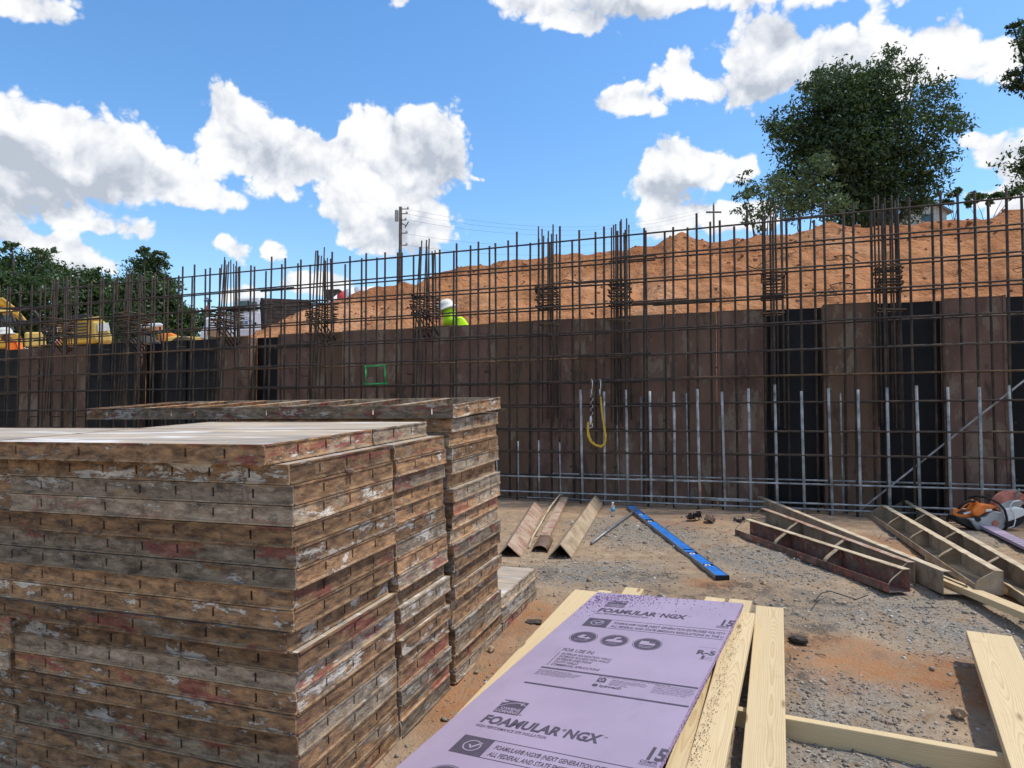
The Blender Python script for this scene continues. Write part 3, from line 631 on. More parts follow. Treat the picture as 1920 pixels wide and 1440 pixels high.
# ================================================================ lumber under and beside the foam
def board(pf, pn, w, t, label, m='pine', ext=0.0, side=0.0, roll=0.0):
    pf = Vector(pf); pn = Vector(pn); x = (pn-pf); L = x.length + ext; x.normalize()
    y = Vector((0, 0, 1)).cross(x); mw = frame(pf, x, y) @ Matrix.Rotation(roll, 4, 'X')
    b = MB(); n = max(3, int(L/.25)); rs = random.Random(int(L*999)); bow = rs.uniform(-.004, .004)
    rows = []
    for i in range(n+1):
        xx = L*i/n; dz = bow*math.sin(math.pi*i/n); k = len(b.v)
        for (yy, zz) in ((-w/2, -t), (w/2, -t), (w/2, 0), (-w/2, 0)): b.v.append((xx, yy+side, zz+dz))
        rows.append(k)
    for a, c in zip(rows[:-1], rows[1:]):
        for j in range(4): b.f.append((a+j, a+(j+1) % 4, c+(j+1) % 4, c+j))
    b.f.append((rows[0], rows[0]+3, rows[0]+2, rows[0]+1)); b.f.append(tuple(rows[-1]+j for j in range(4)))
    o = b.build('lumber_board', m, None, bevel=.0035); o.matrix_world = mw; return tag(o, label, 'lumber')
board(atZ(1443, 1137, .060), atZ(1432, 1440, -.060), .142, .038, 'bright pine board lying alone just right of the purple foam sheet', 'pine', .7)
board(atZ(1393, 1147, .092), atZ(1322, 1440, -.040), .118, .038, 'pine board under the right edge of the foam, sprinkled with sawdust', 'pale_pine', .7)
board(atZ(1389, 1124, .040), atZ(1285, 1440, -.050), .125, .038, 'pine board end showing behind the right corner of the foam', 'pine', .5)
board(atZ(1342, 1120, .030), atZ(1150, 1440, -.110), .110, .038, 'second pine board end from the right behind the foam', 'pale_pine', .3)
board(atZ(1190, 1102, .050), atZ(960, 1440, -.085), .110, .038, 'pine board end poking out behind the middle of the foam', 'pine', .3)
board(atZ(1135, 1107, .052), atZ(850, 1440, -.085), .080, .038, 'thin pine board end at the left far corner of the foam', 'pale_pine', .3)
board(atZ(1099, 1107, .056), atZ(800, 1440, -.082), .142, .038, 'long pine board along the left edge of the foam', 'pale_pine', .4)
board(atZ(1352, 1322, -.062), atZ(1885, 1416, -.062), .040, .089, 'pale board standing on edge between the two pine planks, lower right', 'pale_pine', .12)
board(atZ(1854, 1187, .060), atZ(1945, 1412, -.020), .186, .038, 'wide pine plank at the right edge with a dark knot', 'pale_pine', .7)
board(atZ(1640, 1032, .045), atZ(1990, 1172, .045), .089, .040, 'yellow pine stud lying under the nearest tan corner form', 'pine', .4)
board(atZ(1745, 1040, .040), atZ(1990, 1140, .040), .089, .040, 'pale dusty stud beside the yellow one at the right edge', 'pale_pine', .4)

# ================================================================ printed foam sheet
FL = Vector((.49179, 3.97391, .09)); FU = Vector((.88092, -.47019, .05387)); FV = Vector((-.46626, -.88175, -.07148))
FM = frame(FL, FU, -FV)         # local x across, local -y towards the camera, z up
FW, FLEN = .807, 2.44
fo_ = empty('foam_sheet', FM, 'purple foam insulation sheet with dark print lying on pine boards', 'foam sheet')
b = MB().box((0, -FLEN, -.0255), (FW, 0, 0)); b.build('foam_core', 'lilac_foam', fo_, bevel=.0012)
# ragged sawn edge on the right, little teeth of torn foam
eb = MB(); rs = random.Random(5); yy = 0.0
while yy < FLEN:
    w = rs.uniform(.006, .02); z0 = rs.uniform(-.024, -.012); z1 = rs.uniform(z0+.006, -.001); d = rs.uniform(.0012, .0045)
    eb.hexa([(FW+.0002, -yy-w, z0), (FW+d, -yy-w*.8, z0+.002), (FW+d, -yy-w*.2, z0+.002), (FW+.0002, -yy, z0), (FW+.0002, -yy-w, z1), (FW+d*.6, -yy-w*.8, z1-.002), (FW+d*.6, -yy-w*.2, z1-.002), (FW+.0002, -yy, z1)]); yy += w*.8
eb.build('torn_edge', 'lilac_edge', fo_)
ZI = .0009
def FT(u, v, body, size, wide=None, bold=0.0, shear=0.0, mat='print_ink', z=ZI): text(body, mat, fo_, Matrix.Translation((u, -v, z)), size, shear, wide, bold)
def FQ(u0, v0, u1, v1, mat='print_ink', z=ZI, name='printed_bar'):
    u1 = min(u1, FW-.002); return MB().add([(u0, -v1, z), (u1, -v1, z), (u1, -v0, z), (u0, -v0, z)], [(0, 1, 2, 3)]).build(name, mat, fo_)
def FP(pts, mat='print_ink', z=ZI, name='printed_mark'): return MB().add([(u, -v, z) for u, v in pts], [tuple(reversed(range(len(pts))))]).build(name, mat, fo_)
def ring(u, v, r0, r1, mat='print_ink', z=ZI, name='printed_ring', n=40):
    p = [(u+r*math.cos(2*math.pi*i/n), -v+r*math.sin(2*math.pi*i/n), z) for r in (r0, r1) for i in range(n)]
    return MB().add(p, [(i, n+i, n+(i+1) % n, (i+1) % n) for i in range(n)]).build(name, mat, fo_)
def disc(u, v, r, mat='print_ink', z=ZI): return FP([(u+r*math.cos(2*math.pi*i/40), v-r*math.sin(2*math.pi*i/40)) for i in range(40)], mat, z, 'printed_disc')
LB = 'lilac_foam'; Z2 = .0016
def unit(b, near=False):
    # maker's square: swoosh over two lines of lettering
    FP([(.122, b-.185), (.228, b-.185), (.228, b-.083), (.122, b-.083)], name='logo_square')
    pts = [(.122+.106*t, b-.118-.055*math.sin(t*2.2+.15)) for t in np.linspace(0, 1, 14)]
    FP(pts+[(u, v+.005) for u, v in reversed(pts)], LB, Z2, 'logo_swoosh')
    FP([(.122, b-.176), (.150, b-.172), (.134, b-.160), (.122, b-.158)], LB, Z2); FP([(.200, b-.170), (.214, b-.176), (.212, b-.158), (.204, b-.155)], LB, Z2)
    FT(.138, b-.110, 'OWENS', .026, .084, .0007, 0, LB, Z2); FT(.126, b-.088, 'CORNING', .026, .097, .0007, 0, LB, Z2); FT(.231, b-.086, '®', .014)
    FT(.112, b, 'FOAMULAR', .078, .315, .0032, .10); FT(.430, b-.035, '®', .022); FT(.447, b, 'NGX', .078, .132, .0032, .10); FT(.583, b-.035, '™', .018)
    FT(.112, b+.034, 'HIGH PERFORMANCE XPS INSULATION', .026, .285, .0002, .1)
    FT(.748, b+.035, '15', .105, .056, .0040, .05)
    FT(.742, b+.058, 'COMPR', .020, .058, .0003); FQ(.742, b+.063, .803, b+.0645); FQ(.742, b+.070, .803, b+.0715)
    FP([(.112, b+.098), (.236, b+.098), (.236, b+.212), (.112, b+.212)], name='badge_block')
    ring(.174, b+.156, .029, .034, LB, Z2); FP([(.158, b+.152), (.166, b+.149), (.173, b+.162), (.200, b+.128), (.206, b+.134), (.175, b+.174)], LB, Z2, 'tick_mark')
    FQ(.236, b+.098, FW, b+.101); FQ(.236, b+.209, FW, b+.212)
    FT(.255, b+.150, 'FOAMULAR® NGX® (NEXT GENERATION EXTRUDED POLYSTY', .036, .546, .0006, .12)
    FT(.255, b+.193, 'ALL FEDERAL AND STATE EMISSION REGULATIONS IN THE U', .036, .546, .0006, .12)
    for i, u in enumerate((.178, .335, .492)):
        v = b+.352; ring(u, v, .066, .0685); disc(u, v, .0615)
        if i == 0:
            FP([(u-.032, v+.004), (u-.012, v-.030), (u+.010, v-.026), (u-.004, v-.002), (u+.018, v+.004), (u+.018, v-.010), (u+.042, v+.010), (u+.018, v+.026), (u+.018, v+.014), (u-.010, v+.014)], LB, Z2, 'arrow_symbol')
            FT(u-.036, v+.036, 'MOISTURE', .012, .072, 0, 0, LB, Z2); FT(u-.030, v+.048, 'RESISTANT', .012, .060, 0, 0, LB, Z2)
        if i == 1:
            FP([(u-.042, v+.018), (u-.036, v-.002), (u-.012, v-.014), (u-.002, v-.040), (u+.022, v-.042), (u+.018, v-.026), (u+.006, v-.022), (u+.004, v-.006), (u+.030, v-.010), (u+.042, v+.008), (u+.030, v+.020)], LB, Z2, 'arm_symbol')
            FT(u-.022, v+.036, 'STRONG', .012, .044, 0, 0, LB, Z2); FT(u-.028, v+.048, '& DURABLE', .012, .056, 0, 0, LB, Z2)
        if i == 2:
            FP([(u-.036, v+.012), (u-.036, v-.030), (u+.004, v-.030), (u+.004, v-.010), (u+.036, v-.010), (u+.036, v+.012)], LB, Z2, 'panel_symbol')
            FT(u+.008, v-.016, '****', .016, .026, 0, 0, LB, Z2); FT(u-.034, v+.032, 'EASY TO CUT', .013, .068, .0004, 0, LB, Z2); FT(u-.026, v+.045, '& HANDLE', .013, .052, .0004, 0, LB, Z2)
    FQ(.716, b+.318, .802, b+.3193); FT(.722, b+.395, 'R-5', .062, .078, .0022); FT(.728, b+.440, '1', .048, .012); FQ(.752, b+.420, .803, b+.4212); FQ(.752, b+.432, .803, b+.4332); FQ(.745, b+.446, .803, b+.4475)
    if near: return
    FT(.140, b+.530, 'FOR USE IN:', .046, .155, .0006, .1); FQ(.1405, b+.545, .1435, b+.690)
    for i, t in enumerate(('EXTERIOR FOUNDATION WALLS', 'INTERIOR FOUNDATION WALLS', 'EXTERIOR SHEATHING', 'CAVITY WALLS', 'COMMERCIAL APPLICATIONS')):
        FT(.157, b+.570+i*.029, t, .029, (.236, .236, .165, .112, .222)[i], .0003, .12)
    FQ(.128, b+.712, FW, b+.724)
    for i in range(5): FT(.128, b+.745+i*.011, ('USE WITH APPROVED COVERING. SEE DATA SHEET', 'COMBUSTIBLE: PROTECT FROM HIGH HEAT SOURCES', 'DO NOT LEAVE EXPOSED, MEETS ASTM C578', 'KEEP AWAY FROM SOLVENTS AND OPEN FLAME', 'READ THE SAFETY GUIDE BEFORE USE')[i], .010, (.15, .20, .19, .18, .14)[i])
    FT(.400, b+.735, 'SEE CODE REPORT AND LISTING FOR THE DETAILS OF USE', .009, .30)
    FP([(.405, b+.745), (.430, b+.738), (.442, b+.752), (.442, b+.780), (.405, b+.780)]); ring(.423, b+.762, .006, .011, LB, Z2)
    disc(.412, b+.812, .012); FT(.432, b+.820, 'hydrovac®', .026, .090, .0008)
    for i in range(5): FT(.462, b+.752+i*.011, ('GREENGUARD GOLD CERTIFIED FOR', 'LOW CHEMICAL EMISSIONS INTO THE', 'INDOOR AIR DURING PRODUCT USAGE', 'MADE IN U.S.A.', 'FIRE TEST LISTED')[i], .010, (.14, .15, .145, .07, .08)[i])
    for i in range(6): FT(.640, b+.742+i*.013, ('WARNING: THIS PRODUCT IS COMBUST', 'A PROTECTIVE BARRIER IS REQUIRED', 'BETWEEN THE FOAM AND THE INSIDE OF', 'A BUILDING. PROTECT FROM IGNITION', 'DURING STORAGE AND INSTALLATION', 'ON THE JOB SITE AT ALL TIMES.')[i], .010, (.16, .155, .16, .158, .15, .14)[i])
    FQ(.124, b+.868, FW, b+.880)
unit(.305); unit(1.525, True)
flush_text()
# foam crumbs lying on the sheet and sawdust on the boards
pts = []; sz = []
for _ in range(520):
    u = abs(rng.normal(0, .20)); v = abs(rng.normal(0, .085)) + max(0, .16-u)*rng.uniform(0, 1.2)
    if u < FW-.01 and v < 1: pts.append(FM @ Vector((u+.01, -v-.004, .001))); sz.append(rng.uniform(.0014, .0042))
for _ in range(110): pts.append(FM @ Vector((rng.uniform(.02, .78), -rng.uniform(.01, .6)*rng.uniform(.1, 1), .001))); sz.append(rng.uniform(.001, .003))
for _ in range(90): u = rng.uniform(.0, .12); pts.append(FM @ Vector((u, -rng.uniform(.05, .42), .001))); sz.append(rng.uniform(.001, .003))
tag(put('foam_crumbs', stones('foam_crumbs', pts, sz, 'foam_crumb', (.5, 1), .3, .3)), 'purple foam crumbs sprinkled over the far end of the sheet', 'foam crumbs', kind='stuff')
pts = []; sz = []
a0, a1 = atZ(1393, 1160, .088), atZ(1305, 1440, -.042)
for _ in range(600):
    t = rng.random()**.8; p = a0.lerp(a1, t) + Vector((rng.normal(0, .016)-.012, rng.normal(0, .01), .0012)); pts.append(p); sz.append(rng.uniform(.0009, .0024))
tag(put('sawdust', stones('sawdust', pts, sz, 'sawdust', (.4, 1), .3, .4)), 'dark sawdust specks on the pine board right of the foam', 'sawdust', kind='stuff')

# ================================================================ corner forms (bent steel with gussets)
CWd, CH = .150, .142
def corner_profile():
    arc = [(.050+ (CWd-.012-.050)*(1-math.cos(t))*1.0, CH-.004-(CH-.004-.060)*math.sin(t)) for t in np.linspace(0, math.pi/2, 8)]
    return arc
def corner_form(near, far, flip, label, m, edge='dusty_edge', closed=True, ng=6, top=None, h=1.0):
    near = Vector(near); far = Vector(far); x = far-near; L = x.length; x.normalize(); y = Vector((0, 0, 1)).cross(x); y = y if y.x > 0 else -y
    if flip: y = -y
    near = near-y*CWd; far = far-y*CWd          # given along the foot of the back plate
    if x.cross(y).z < 0: near, far, x = far, near, -x
    # local: x along, y from front lip (0) to back plate (CWd), z up
    z = Vector((0, 0, 1)); mw = Matrix((x, y, z)).transposed().to_4x4(); mw.translation = near
    e = empty('corner_form', mw, label, 'corner form', 'bent steel corner forms on the gravel')
    t = .005; H = CH*h
    MB().box((0, CWd-t, .0003), (L, CWd, H-.001)).build('back_plate', m, e)
    MB().box((0, t+.0003, 0), (L, CWd-t-.0003, t)).build('base_plate', m, e)
    MB().box((0, 0, 0), (L, t, .052)).build('front_lip', top or m, e)
    fb = MB(); n = int(L/.07); rs = random.Random(int(L*500)); ws = [CWd-.050+rs.uniform(-.005, .005) for _ in range(n+1)]
    for i in range(n):
        a, c = L*i/n, L*(i+1)/n
        fb.hexa([(a, ws[i], H-.0055), (c, ws[i+1], H-.0055), (c, CWd+.001, H-.0055), (a, CWd+.001, H-.0055), (a, ws[i], H), (c, ws[i+1], H), (c, CWd+.001, H), (a, CWd+.001, H)])
    fb.build('top_flange', edge, e)
    prof = [(t+.0005, t+.0005), (CWd-t-.0005, t+.0005), (CWd-t-.0005, H-.006), (CWd-.048, H-.006)]
    for a in np.linspace(.05, .95, 7): prof.append((CWd-.048-(CWd-.048-t-.0005)*math.sin(a*math.pi/2)**1.3*1.0, (H-.006)-(H-.006-.050)*(1-math.cos(a*math.pi/2))**.55))
    prof.append((t+.0005, .050))
    # gussets: curved strips following the profile edge, end plates solid
    cut = prof[3:]
    for i in range(ng+1):
        xx = L*i/ng; xx = min(max(xx, .002), L-.008)
        if i in (0, ng) and closed:
            MB().prism([(xx, p[0], p[1]) for p in prof], (.005, 0, 0)).build('end_plate', m, e)
        elif 0 < i < ng: MB().prism([(xx, p[0], p[1]-.0045 if k_ > 2 else p[1]) for k_, p in enumerate(prof)], (.004, 0, 0)).build('gusset_web', m, e)
        g = MB()
        for a, c in zip(cut[:-1], cut[1:]):
            w = .020 if 0 < i < ng else .004
            g.hexa([(xx-w, a[0], a[1]-.004), (xx+w, a[0], a[1]-.004), (xx+w, c[0], c[1]-.004), (xx-w, c[0], c[1]-.004), (xx-w, a[0], a[1]+.001), (xx+w, a[0], a[1]+.001), (xx+w, c[0], c[1]+.001), (xx-w, c[0], c[1]+.001)])
        g.build('gusset', 'tan_steel', e)
    return e
GP = lambda x, y, z=.004: Vector((x, y, z))
corner_form(GP(2.485, 4.30), GP(2.16, 6.23), False, 'rusty maroon corner form nearest the camera, left of the group', 'maroon_steel', 'dusty_edge', False, 3, 'maroon_steel')
corner_form(GP(2.628, 4.49), GP(2.545, 6.88), False, 'dark corner form with red streaked flange between two others', 'grey_steel', 'red_steel', False, 3)
corner_form(GP(2.650, 4.24), GP(2.79, 7.8), True, 'corner form turned with its plain back to the camera', 'grey_steel', 'dusty_edge', False, 4)
corner_form(GP(2.96, 4.15, .048), GP(3.87, 7.1), False, 'tan corner form with closed end resting on a yellow stud', 'tan_steel', 'dusty_edge', True, 4)
corner_form(GP(3.02, 3.70, .02), GP(4.29, 7.45), False, 'grey corner form at the right edge beside the cut-off saw', 'grey_steel', 'dusty_edge', True, 4)
# roof-shaped angles on the left
def angle_form(nl, ridge, nr, fr, label, m, lips=False):
    nl, ridge, nr, fr = map(Vector, (nl, ridge, nr, fr)); d = fr-nr; t = .006
    e = empty('angle_form', nl, label, 'angle form', 'roof-shaped steel angle forms')
    O = nl; a, b_, c = nl-O, ridge-O, nr-O; dn = Vector((0, 0, -t))
    n1 = (b_-a).cross(d).normalized(); n1 = n1 if n1.z > 0 else -n1; n2 = (c-b_).cross(d).normalized(); n2 = n2 if n2.z > 0 else -n2
    MB().prism([a, b_, b_-n1*t, a-n1*t], d).build('left_leg', m, e, bevel=.0015)
    MB().prism([b_+Vector((0,0,.0005)), c, c-n2*t, b_-n2*t], d).build('right_leg', m, e, bevel=.0015)
    if lips:
        MB().prism([a, a+Vector((.035, -.01, -.022)), a+Vector((.038, -.01, -.016)), a+Vector((.004, 0, .004))], d).build('edge_lip', m, e)
        MB().prism([c, c+Vector((-.030, -.008, -.024)), c+Vector((-.036, -.008, -.02)), c+Vector((-.006, 0, .002))], d).build('edge_lip', m, e)
    return e
def ridge_at(px, py, nl, nr): m_ = (Vector(nl)+Vector(nr))/2; return atY(px, py, m_.y)
nl, nr = atZ(934, 1041, 0.004), atZ(977, 1044, .004); angle_form(nl, ridge_at(952, 1021, nl, nr), nr, atZ(1020, 956, .004), 'reddish roof-shaped angle form beside the low panel pile', 'red_steel')
nl, nr = atZ(1028, 1044, .016), atZ(1072, 1045, .016); angle_form(nl, ridge_at(1050, 1020, nl, nr), nr, atZ(1131, 944, .016), 'tan roof-shaped angle form, rightmost of the three', 'tan_steel', True)
# narrow piece between them: channel with a brown half pipe end
c0, c1 = atZ(1012, 1028, .03), atZ(1058, 936, .05); ax = (c1-c0); L = ax.length
e = empty('narrow_form', frame(c0, ax, Vector((0, 0, 1)).cross(ax)), 'narrow red-streaked form with brown half-pipe end between two angle forms', 'narrow form')
MB().box((.42, -.045, -.012), (L, .045, .030)).build('channel_body', 'red_steel', e, bevel=.008)
hp = MB(); n = 10; arc = [(math.cos(t), math.sin(t)) for t in np.linspace(0, math.pi, n)]
poly = [(0, .066*a, .052*b_-.028) for a, b_ in arc]+[(0, .060*a, .046*b_-.028) for a, b_ in reversed(arc)]
hp.prism(poly, (.46, 0, 0)).build('half_pipe', 'tin_brown', e, True)
wp = [(.1, .10, -.02), (.5, .11, .0), (.9, .085, .04), (1.2, .10, .02), (1.5, .075, .06), (1.8, .085, .05), (L*.98, .05, .06), (L, .02, .05)]
MB().tube(wp, .009, 6).build('bent_rod', 'dusty_edge', e, True)

# ================================================================ long blue level and rod
p, q = atZ(1355, 1080, .030), atZ(1181, 948, .034); ax = q-p; L = ax.length
lv = empty('spirit_level', frame(p, ax, Vector((0, 0, 1)).cross(ax)), 'long blue spirit level lying across the gravel', 'spirit level')
wv = .046
MB().box((.012, -wv, -.026), (L-.012, -wv+.007, .003)).box((.012, wv-.007, -.026), (L-.012, wv, .003)).build('edge_rails', 'level_steel', lv, bevel=.0015)
segs = [(.012, .30), (.36, .68), (.76, .83), (.885, L*.5), (L*.5+.004, L*.665), (L*.665+.16, L*.80), (L*.80+.1, L-.012)]
for i, (a, c) in enumerate(segs): MB().box((a, -wv+.0073, -.022), (c, wv-.0073, .0)).build('blue_web', 'blue_paint', lv, bevel=.002)
MB().box((.013, -wv+.0075, -.0215), (L-.013, wv-.0075, -.012)).build('dark_window', 'black_plastic', lv)
for xx in (.33, .72, L*.665+.05, L*.80+.05):
    r_ = MB(); n = 20
    pp = [(xx+r*math.cos(2*math.pi*i/n), r*.8*math.sin(2*math.pi*i/n), -.004) for r in (.014, .026) for i in range(n)]
    r_.add(pp, [(i, n+i, n+(i+1) % n, (i+1) % n) for i in range(n)]).build('vial_ring', 'white_plastic', lv)
MB().box((0, -wv-.001, -.027), (.0118, wv+.001, .0042)).build('end_cap', 'rubber', lv, bevel=.003); MB().box((L-.0118, -wv-.001, -.027), (L, wv+.001, .0042)).build('end_cap', 'rubber', lv, bevel=.003)
a, b_ = atZ(1109, 1019, .012), atZ(1197, 953, .03); rd = MB().tube([(0, 0, 0), (b_-a)*.5+Vector((0, 0, .006)), b_-a], .0125, 8).build('steel_rod', 'level_steel', None, True); rd.location = a; tag(rd, 'grey steel rod lying with one end under the blue level', 'rod')

# ================================================================ bottle
bp = atZ(1149, 969, .0); bt = empty('water_bottle', bp, 'small clear plastic water bottle standing near the rebar', 'bottle'); k = 1.06
MB().lathe([(.017*k, 0), (.021*k, .004), (.0215*k, .03), (.0205*k, .05), (.0215*k, .055), (.0215*k, .10), (.018*k, .118), (.009*k, .132), (.009*k, .140)], 18).build('bottle_body', 'bottle_plastic', bt, True)
MB().lathe([(.0222*k, .058), (.0222*k, .096)], 18).build('label_wrap', 'label_blue', bt, True); MB().lathe([(.0105*k, .139), (.0110*k, .141), (.0110*k, .152), (.0095*k, .154)], 14).build('cap', 'white_plastic', bt, True)

# ================================================================ lanyard on the rebar
h0, h1 = atW(1109.6, 714, -.04), atW(1125, 714, -.04)
ly = empty('safety_lanyard', h0, 'yellow safety lanyard with hooks hanging on a rebar row', 'lanyard'); O = h0
def LP(x, y, off=-.055): return atW(920+x/3.84, 640+y/3.84, off)-O
for cx in (728, 788):
    MB().tube([LP(cx-6, 300, -.03), LP(cx-2, 272, -.045), LP(cx+6, 285, -.06), LP(cx+4, 330), LP(cx, 372)], .005, 6).build('hook', 'bright_metal', ly, True)
    MB().tube([LP(cx-2, 345), LP(cx, 392)], .009, 6).build('swivel', 'bright_metal', ly, True)
tw = MB(); tw2 = MB()
for ph, m_ in ((0, tw), (math.pi, tw2)):
    m_.tube([LP(728+9*math.cos(ph+i*.8), 392+i*6.4, -.055-.006*math.sin(ph+i*.8)) for i in range(24)], .0062, 6)
tw.build('dark_strand', 'black_plastic', ly, True); tw2.build('grey_strand', 'grey_plastic', ly, True)
MB().tube([LP(722, 538), LP(722, 560), LP(720, 598)], [.010, .015, .012], 8).build('snap_hook', 'white_plastic', ly, True)
MB().tube([LP(708, 592), LP(706, 615), LP(716, 626), LP(732, 616), LP(732, 590)], .0045, 6).build('snap_gate', 'white_plastic', ly, True)
lp = [(792, 398), (796, 450), (806, 540), (818, 620), (829, 690), (822, 738), (796, 757), (758, 748), (724, 722), (704, 680), (698, 620), (704, 580)]
sp = []
for i in range(len(lp)-1):
    for t in range(4): sp.append(LP(lp[i][0]+(lp[i+1][0]-lp[i][0])*t/4, lp[i][1]+(lp[i+1][1]-lp[i][1])*t/4))
sp.append(LP(*lp[-1])); MB().tube(sp, [.0115*(1+.28*((i % 3) == 0)) * (.7 if i < 4 else 1.25 if 18 < i < 38 else 1) for i in range(len(sp))], 8, True).build('shock_web', 'yellow_web', ly, True)

# ================================================================ cut-off saw (side on)
SY = 6.48
def SP(x, y, dy=0.0): P = atY(1760+x/9, 890+y/9, SY); return P+Vector((0, dy, 0))
sb = SP(860, 930); sw = empty('cutoff_saw', sb, 'orange and grey cut-off saw on the ground by the form wall', 'saw'); O = sb
def SPR(poly, dy0, dy1, name, m, bev=.006): return MB().prism([SP(x, y, dy0)-O for x, y in poly], (0, dy1-dy0, 0)).build(name, m, sw, bevel=bev)
MB().lathe([(.172, -.002), (.172, .002)], 40, Matrix.Translation(SP(1265, 600, .05)-O) @ Matrix.Rotation(R(90), 4, 'X')).build('blade_disc', 'black_plastic', sw)
c0 = (1265, 600)
SPR([(c0[0]+325*math.cos(t), c0[1]-325*math.sin(t)) for t in np.linspace(R(12), R(172), 22)]+[(c0[0]-240, c0[1]+40), (c0[0]-60, c0[1]-40), (c0[0]+130, c0[1]-100)], .0, .085, 'blade_guard', 'disc_red', .012)
SPR([(990, 520), (1180, 430), (1380, 420), (1420, 470), (1370, 545), (1050, 590)], -.012, -.0005, 'guard_dust', 'grey_plastic', .004)
SPR([(1040, 575), (1260, 535), (1390, 560), (1425, 610), (1400, 680), (1240, 745), (1080, 800), (1050, 700)], -.045, .03, 'belt_arm', 'white_plastic', .014)
SPR([(800, 640), (880, 600), (1010, 625), (1050, 700), (1060, 880), (990, 925), (780, 905), (620, 935), (555, 860), (470, 735), (620, 720), (760, 700)], -.05, .11, 'engine_housing', 'grey_plastic', .012)
SPR([(660, 480), (850, 500), (945, 520), (900, 570), (740, 640), (640, 700), (560, 690), (540, 620)], -.04, .10, 'top_cover', 'orange_plastic', .016)
loop = [(690, 500), (600, 455), (520, 470), (420, 555), (310, 620), (290, 680), (400, 710), (520, 705), (600, 690)]
MB().tube([SP(x, y, .03)-O for x, y in loop], [.02, .018, .016, .016, .02, .024, .02, .018, .02], 10).build('rear_handle', 'orange_plastic', sw, True)
MB().tube([SP(x, y, .022)-O for x, y in [(350, 585), (430, 505), (530, 450), (640, 462)]], .014, 8).build('grip_rubber', 'rubber', sw, True)
SPR([(250, 680), (330, 720), (450, 730), (540, 830), (600, 935), (520, 900), (380, 830), (270, 770)], -.03, .09, 'rubber_foot', 'rubber', .008)
MB().tube([SP(x, y, d)-O for x, y, d in [(700, 430, .16), (780, 385, .12), (870, 400, .03), (950, 470, -.05), (1020, 580, -.075), (1050, 700, -.075), (1070, 850, -.07), (1040, 930, -.04)]], .011, 8).build('front_handle', 'rubber', sw, True)
MB().lathe([(.028, -.012), (.024, .004)], 18, Matrix.Translation(SP(600, 735, -.055)-O) @ Matrix.Rotation(R(90), 4, 'X')).build('fuel_cap', 'black_plastic', sw)
MB().lathe([(.030, -.006), (.030, .004)], 20, Matrix.Translation(SP(885, 805, -.053)-O) @ Matrix.Rotation(R(90), 4, 'X')).build('starter_badge', 'disc_red', sw)
SPR([(740, 580), (835, 565), (850, 600), (745, 618)], -.047, -.041, 'cover_label', 'white_plastic', .002)
SPR([(420, 650), (560, 610), (590, 640), (440, 680)], .005, .012, 'trigger_guard', 'white_plastic', .002)
MB().tube([SP(x, y, -.06)-O for x, y in [(1290, 420), (1180, 440), (1130, 500), (1150, 570), (1200, 640), (1215, 760), (1190, 850), (1090, 885)]], .0055, 6).build('water_hose', 'white_plastic', sw, True)
MB().tube([SP(x, y, -.03)-O for x, y in [(1320, 230), (1290, 330), (1255, 410)]], .010, 8).build('guard_lever', 'level_steel', sw, True)
# foam offcut beside the saw
fa, fb_ = atZ(1843, 982, .05), atZ(1990, 1052, .05); ax = fb_-fa
fs = empty('foam_strip', frame(fa, ax, Vector((0, 0, 1)).cross(ax)), 'narrow purple foam offcut lying in front of the cut-off saw', 'foam strip'); L = ax.length
MB().box((0, -.055, -.0255), (L, .055, 0)).build('foam_core', 'lilac_foam', fs, bevel=.001)
for i in range(7): MB().add([(.55+i*.10, -.045, .001), (.565+i*.10, -.045, .001), (.60+i*.10, .045, .001), (.59+i*.10, .045, .001)], [(0, 1, 2, 3)]).build('printed_mark', 'print_ink', fs)
ob_ = MB().box((0, 0, 0), (1.6, .10, .024)).build('lumber_board', 'tin_brown'); ob_.matrix_world = frame(fa+Vector((-.02, -.14, -.052)), ax, Vector((0, 0, 1)).cross(ax)); tag(ob_, 'old brown board under the purple foam offcut at the right edge', 'lumber')

# ================================================================ scraps and single stones
def scrap(px, py, w, d, h, m, label, cat, seed):
    P = atZ(px, py, 0); b = MB(); n = 9
    for i in range(n+1):
        for j in range(5):
            u, v = i/n-.5, j/4-.5; b.v.append((u*w, v*d, max(.003, .004+h*abs(mnoise.noise(Vector((u*5, v*3, seed))))*2.1)))
    for i in range(n):
        for j in range(4): k = i*5+j; b.f.append((k, k+1, k+6, k+5))
    o = b.build(cat.replace(' ', '_'), m, None); s = o.modifiers.new('t', 'SOLIDIFY'); s.thickness = .004; o.location = P; o.rotation_euler.z = seed; return tag(o, label, cat)
scrap(1300, 976, .14, .10, .075, 'stone_dark', 'crumpled black scrap on the dirt in front of the rebar', 'plastic scrap', .3)
scrap(1331, 980, .16, .09, .055, 'tin_brown', 'brown folded scrap lying beside the crumpled black one', 'metal scrap', 1.4)
scrap(1386, 981, .10, .06, .04, 'stone_dark', 'small dark scrap at the far end of the maroon corner form', 'rubber scrap', 2.2)
rock('stone', 'stone_tan', G(921, 1222, -.075)+Vector((0, 0, .012)), .021, 'pale tan stone on bare earth beside the panel stack', 'stone', 3)
rock('stone', 'stone_tan', G(1797, 1342, -.12)+Vector((0, 0, .016)), .030, 'brown stone near the plank with a knot, lower right', 'stone', 5, .8)
rock('stone', 'stone_tan', G(1432, 1094, -.0)+Vector((0, 0, .006)), .020, 'small orange stone beside the near end of the level', 'stone', 6, .8)
rock('mud_lump', 'stone_dark', G(1497, 1202, -.06)+Vector((0, 0, .01)), .045, 'flat dark mud lump right of the lone pine board', 'mud lump', 7, .4)
rock('stone', 'paper_grey', G(1003, 1190, -.05)+Vector((0, 0, .008)), .014, 'small white stone left of the foam sheet', 'stone', 8)
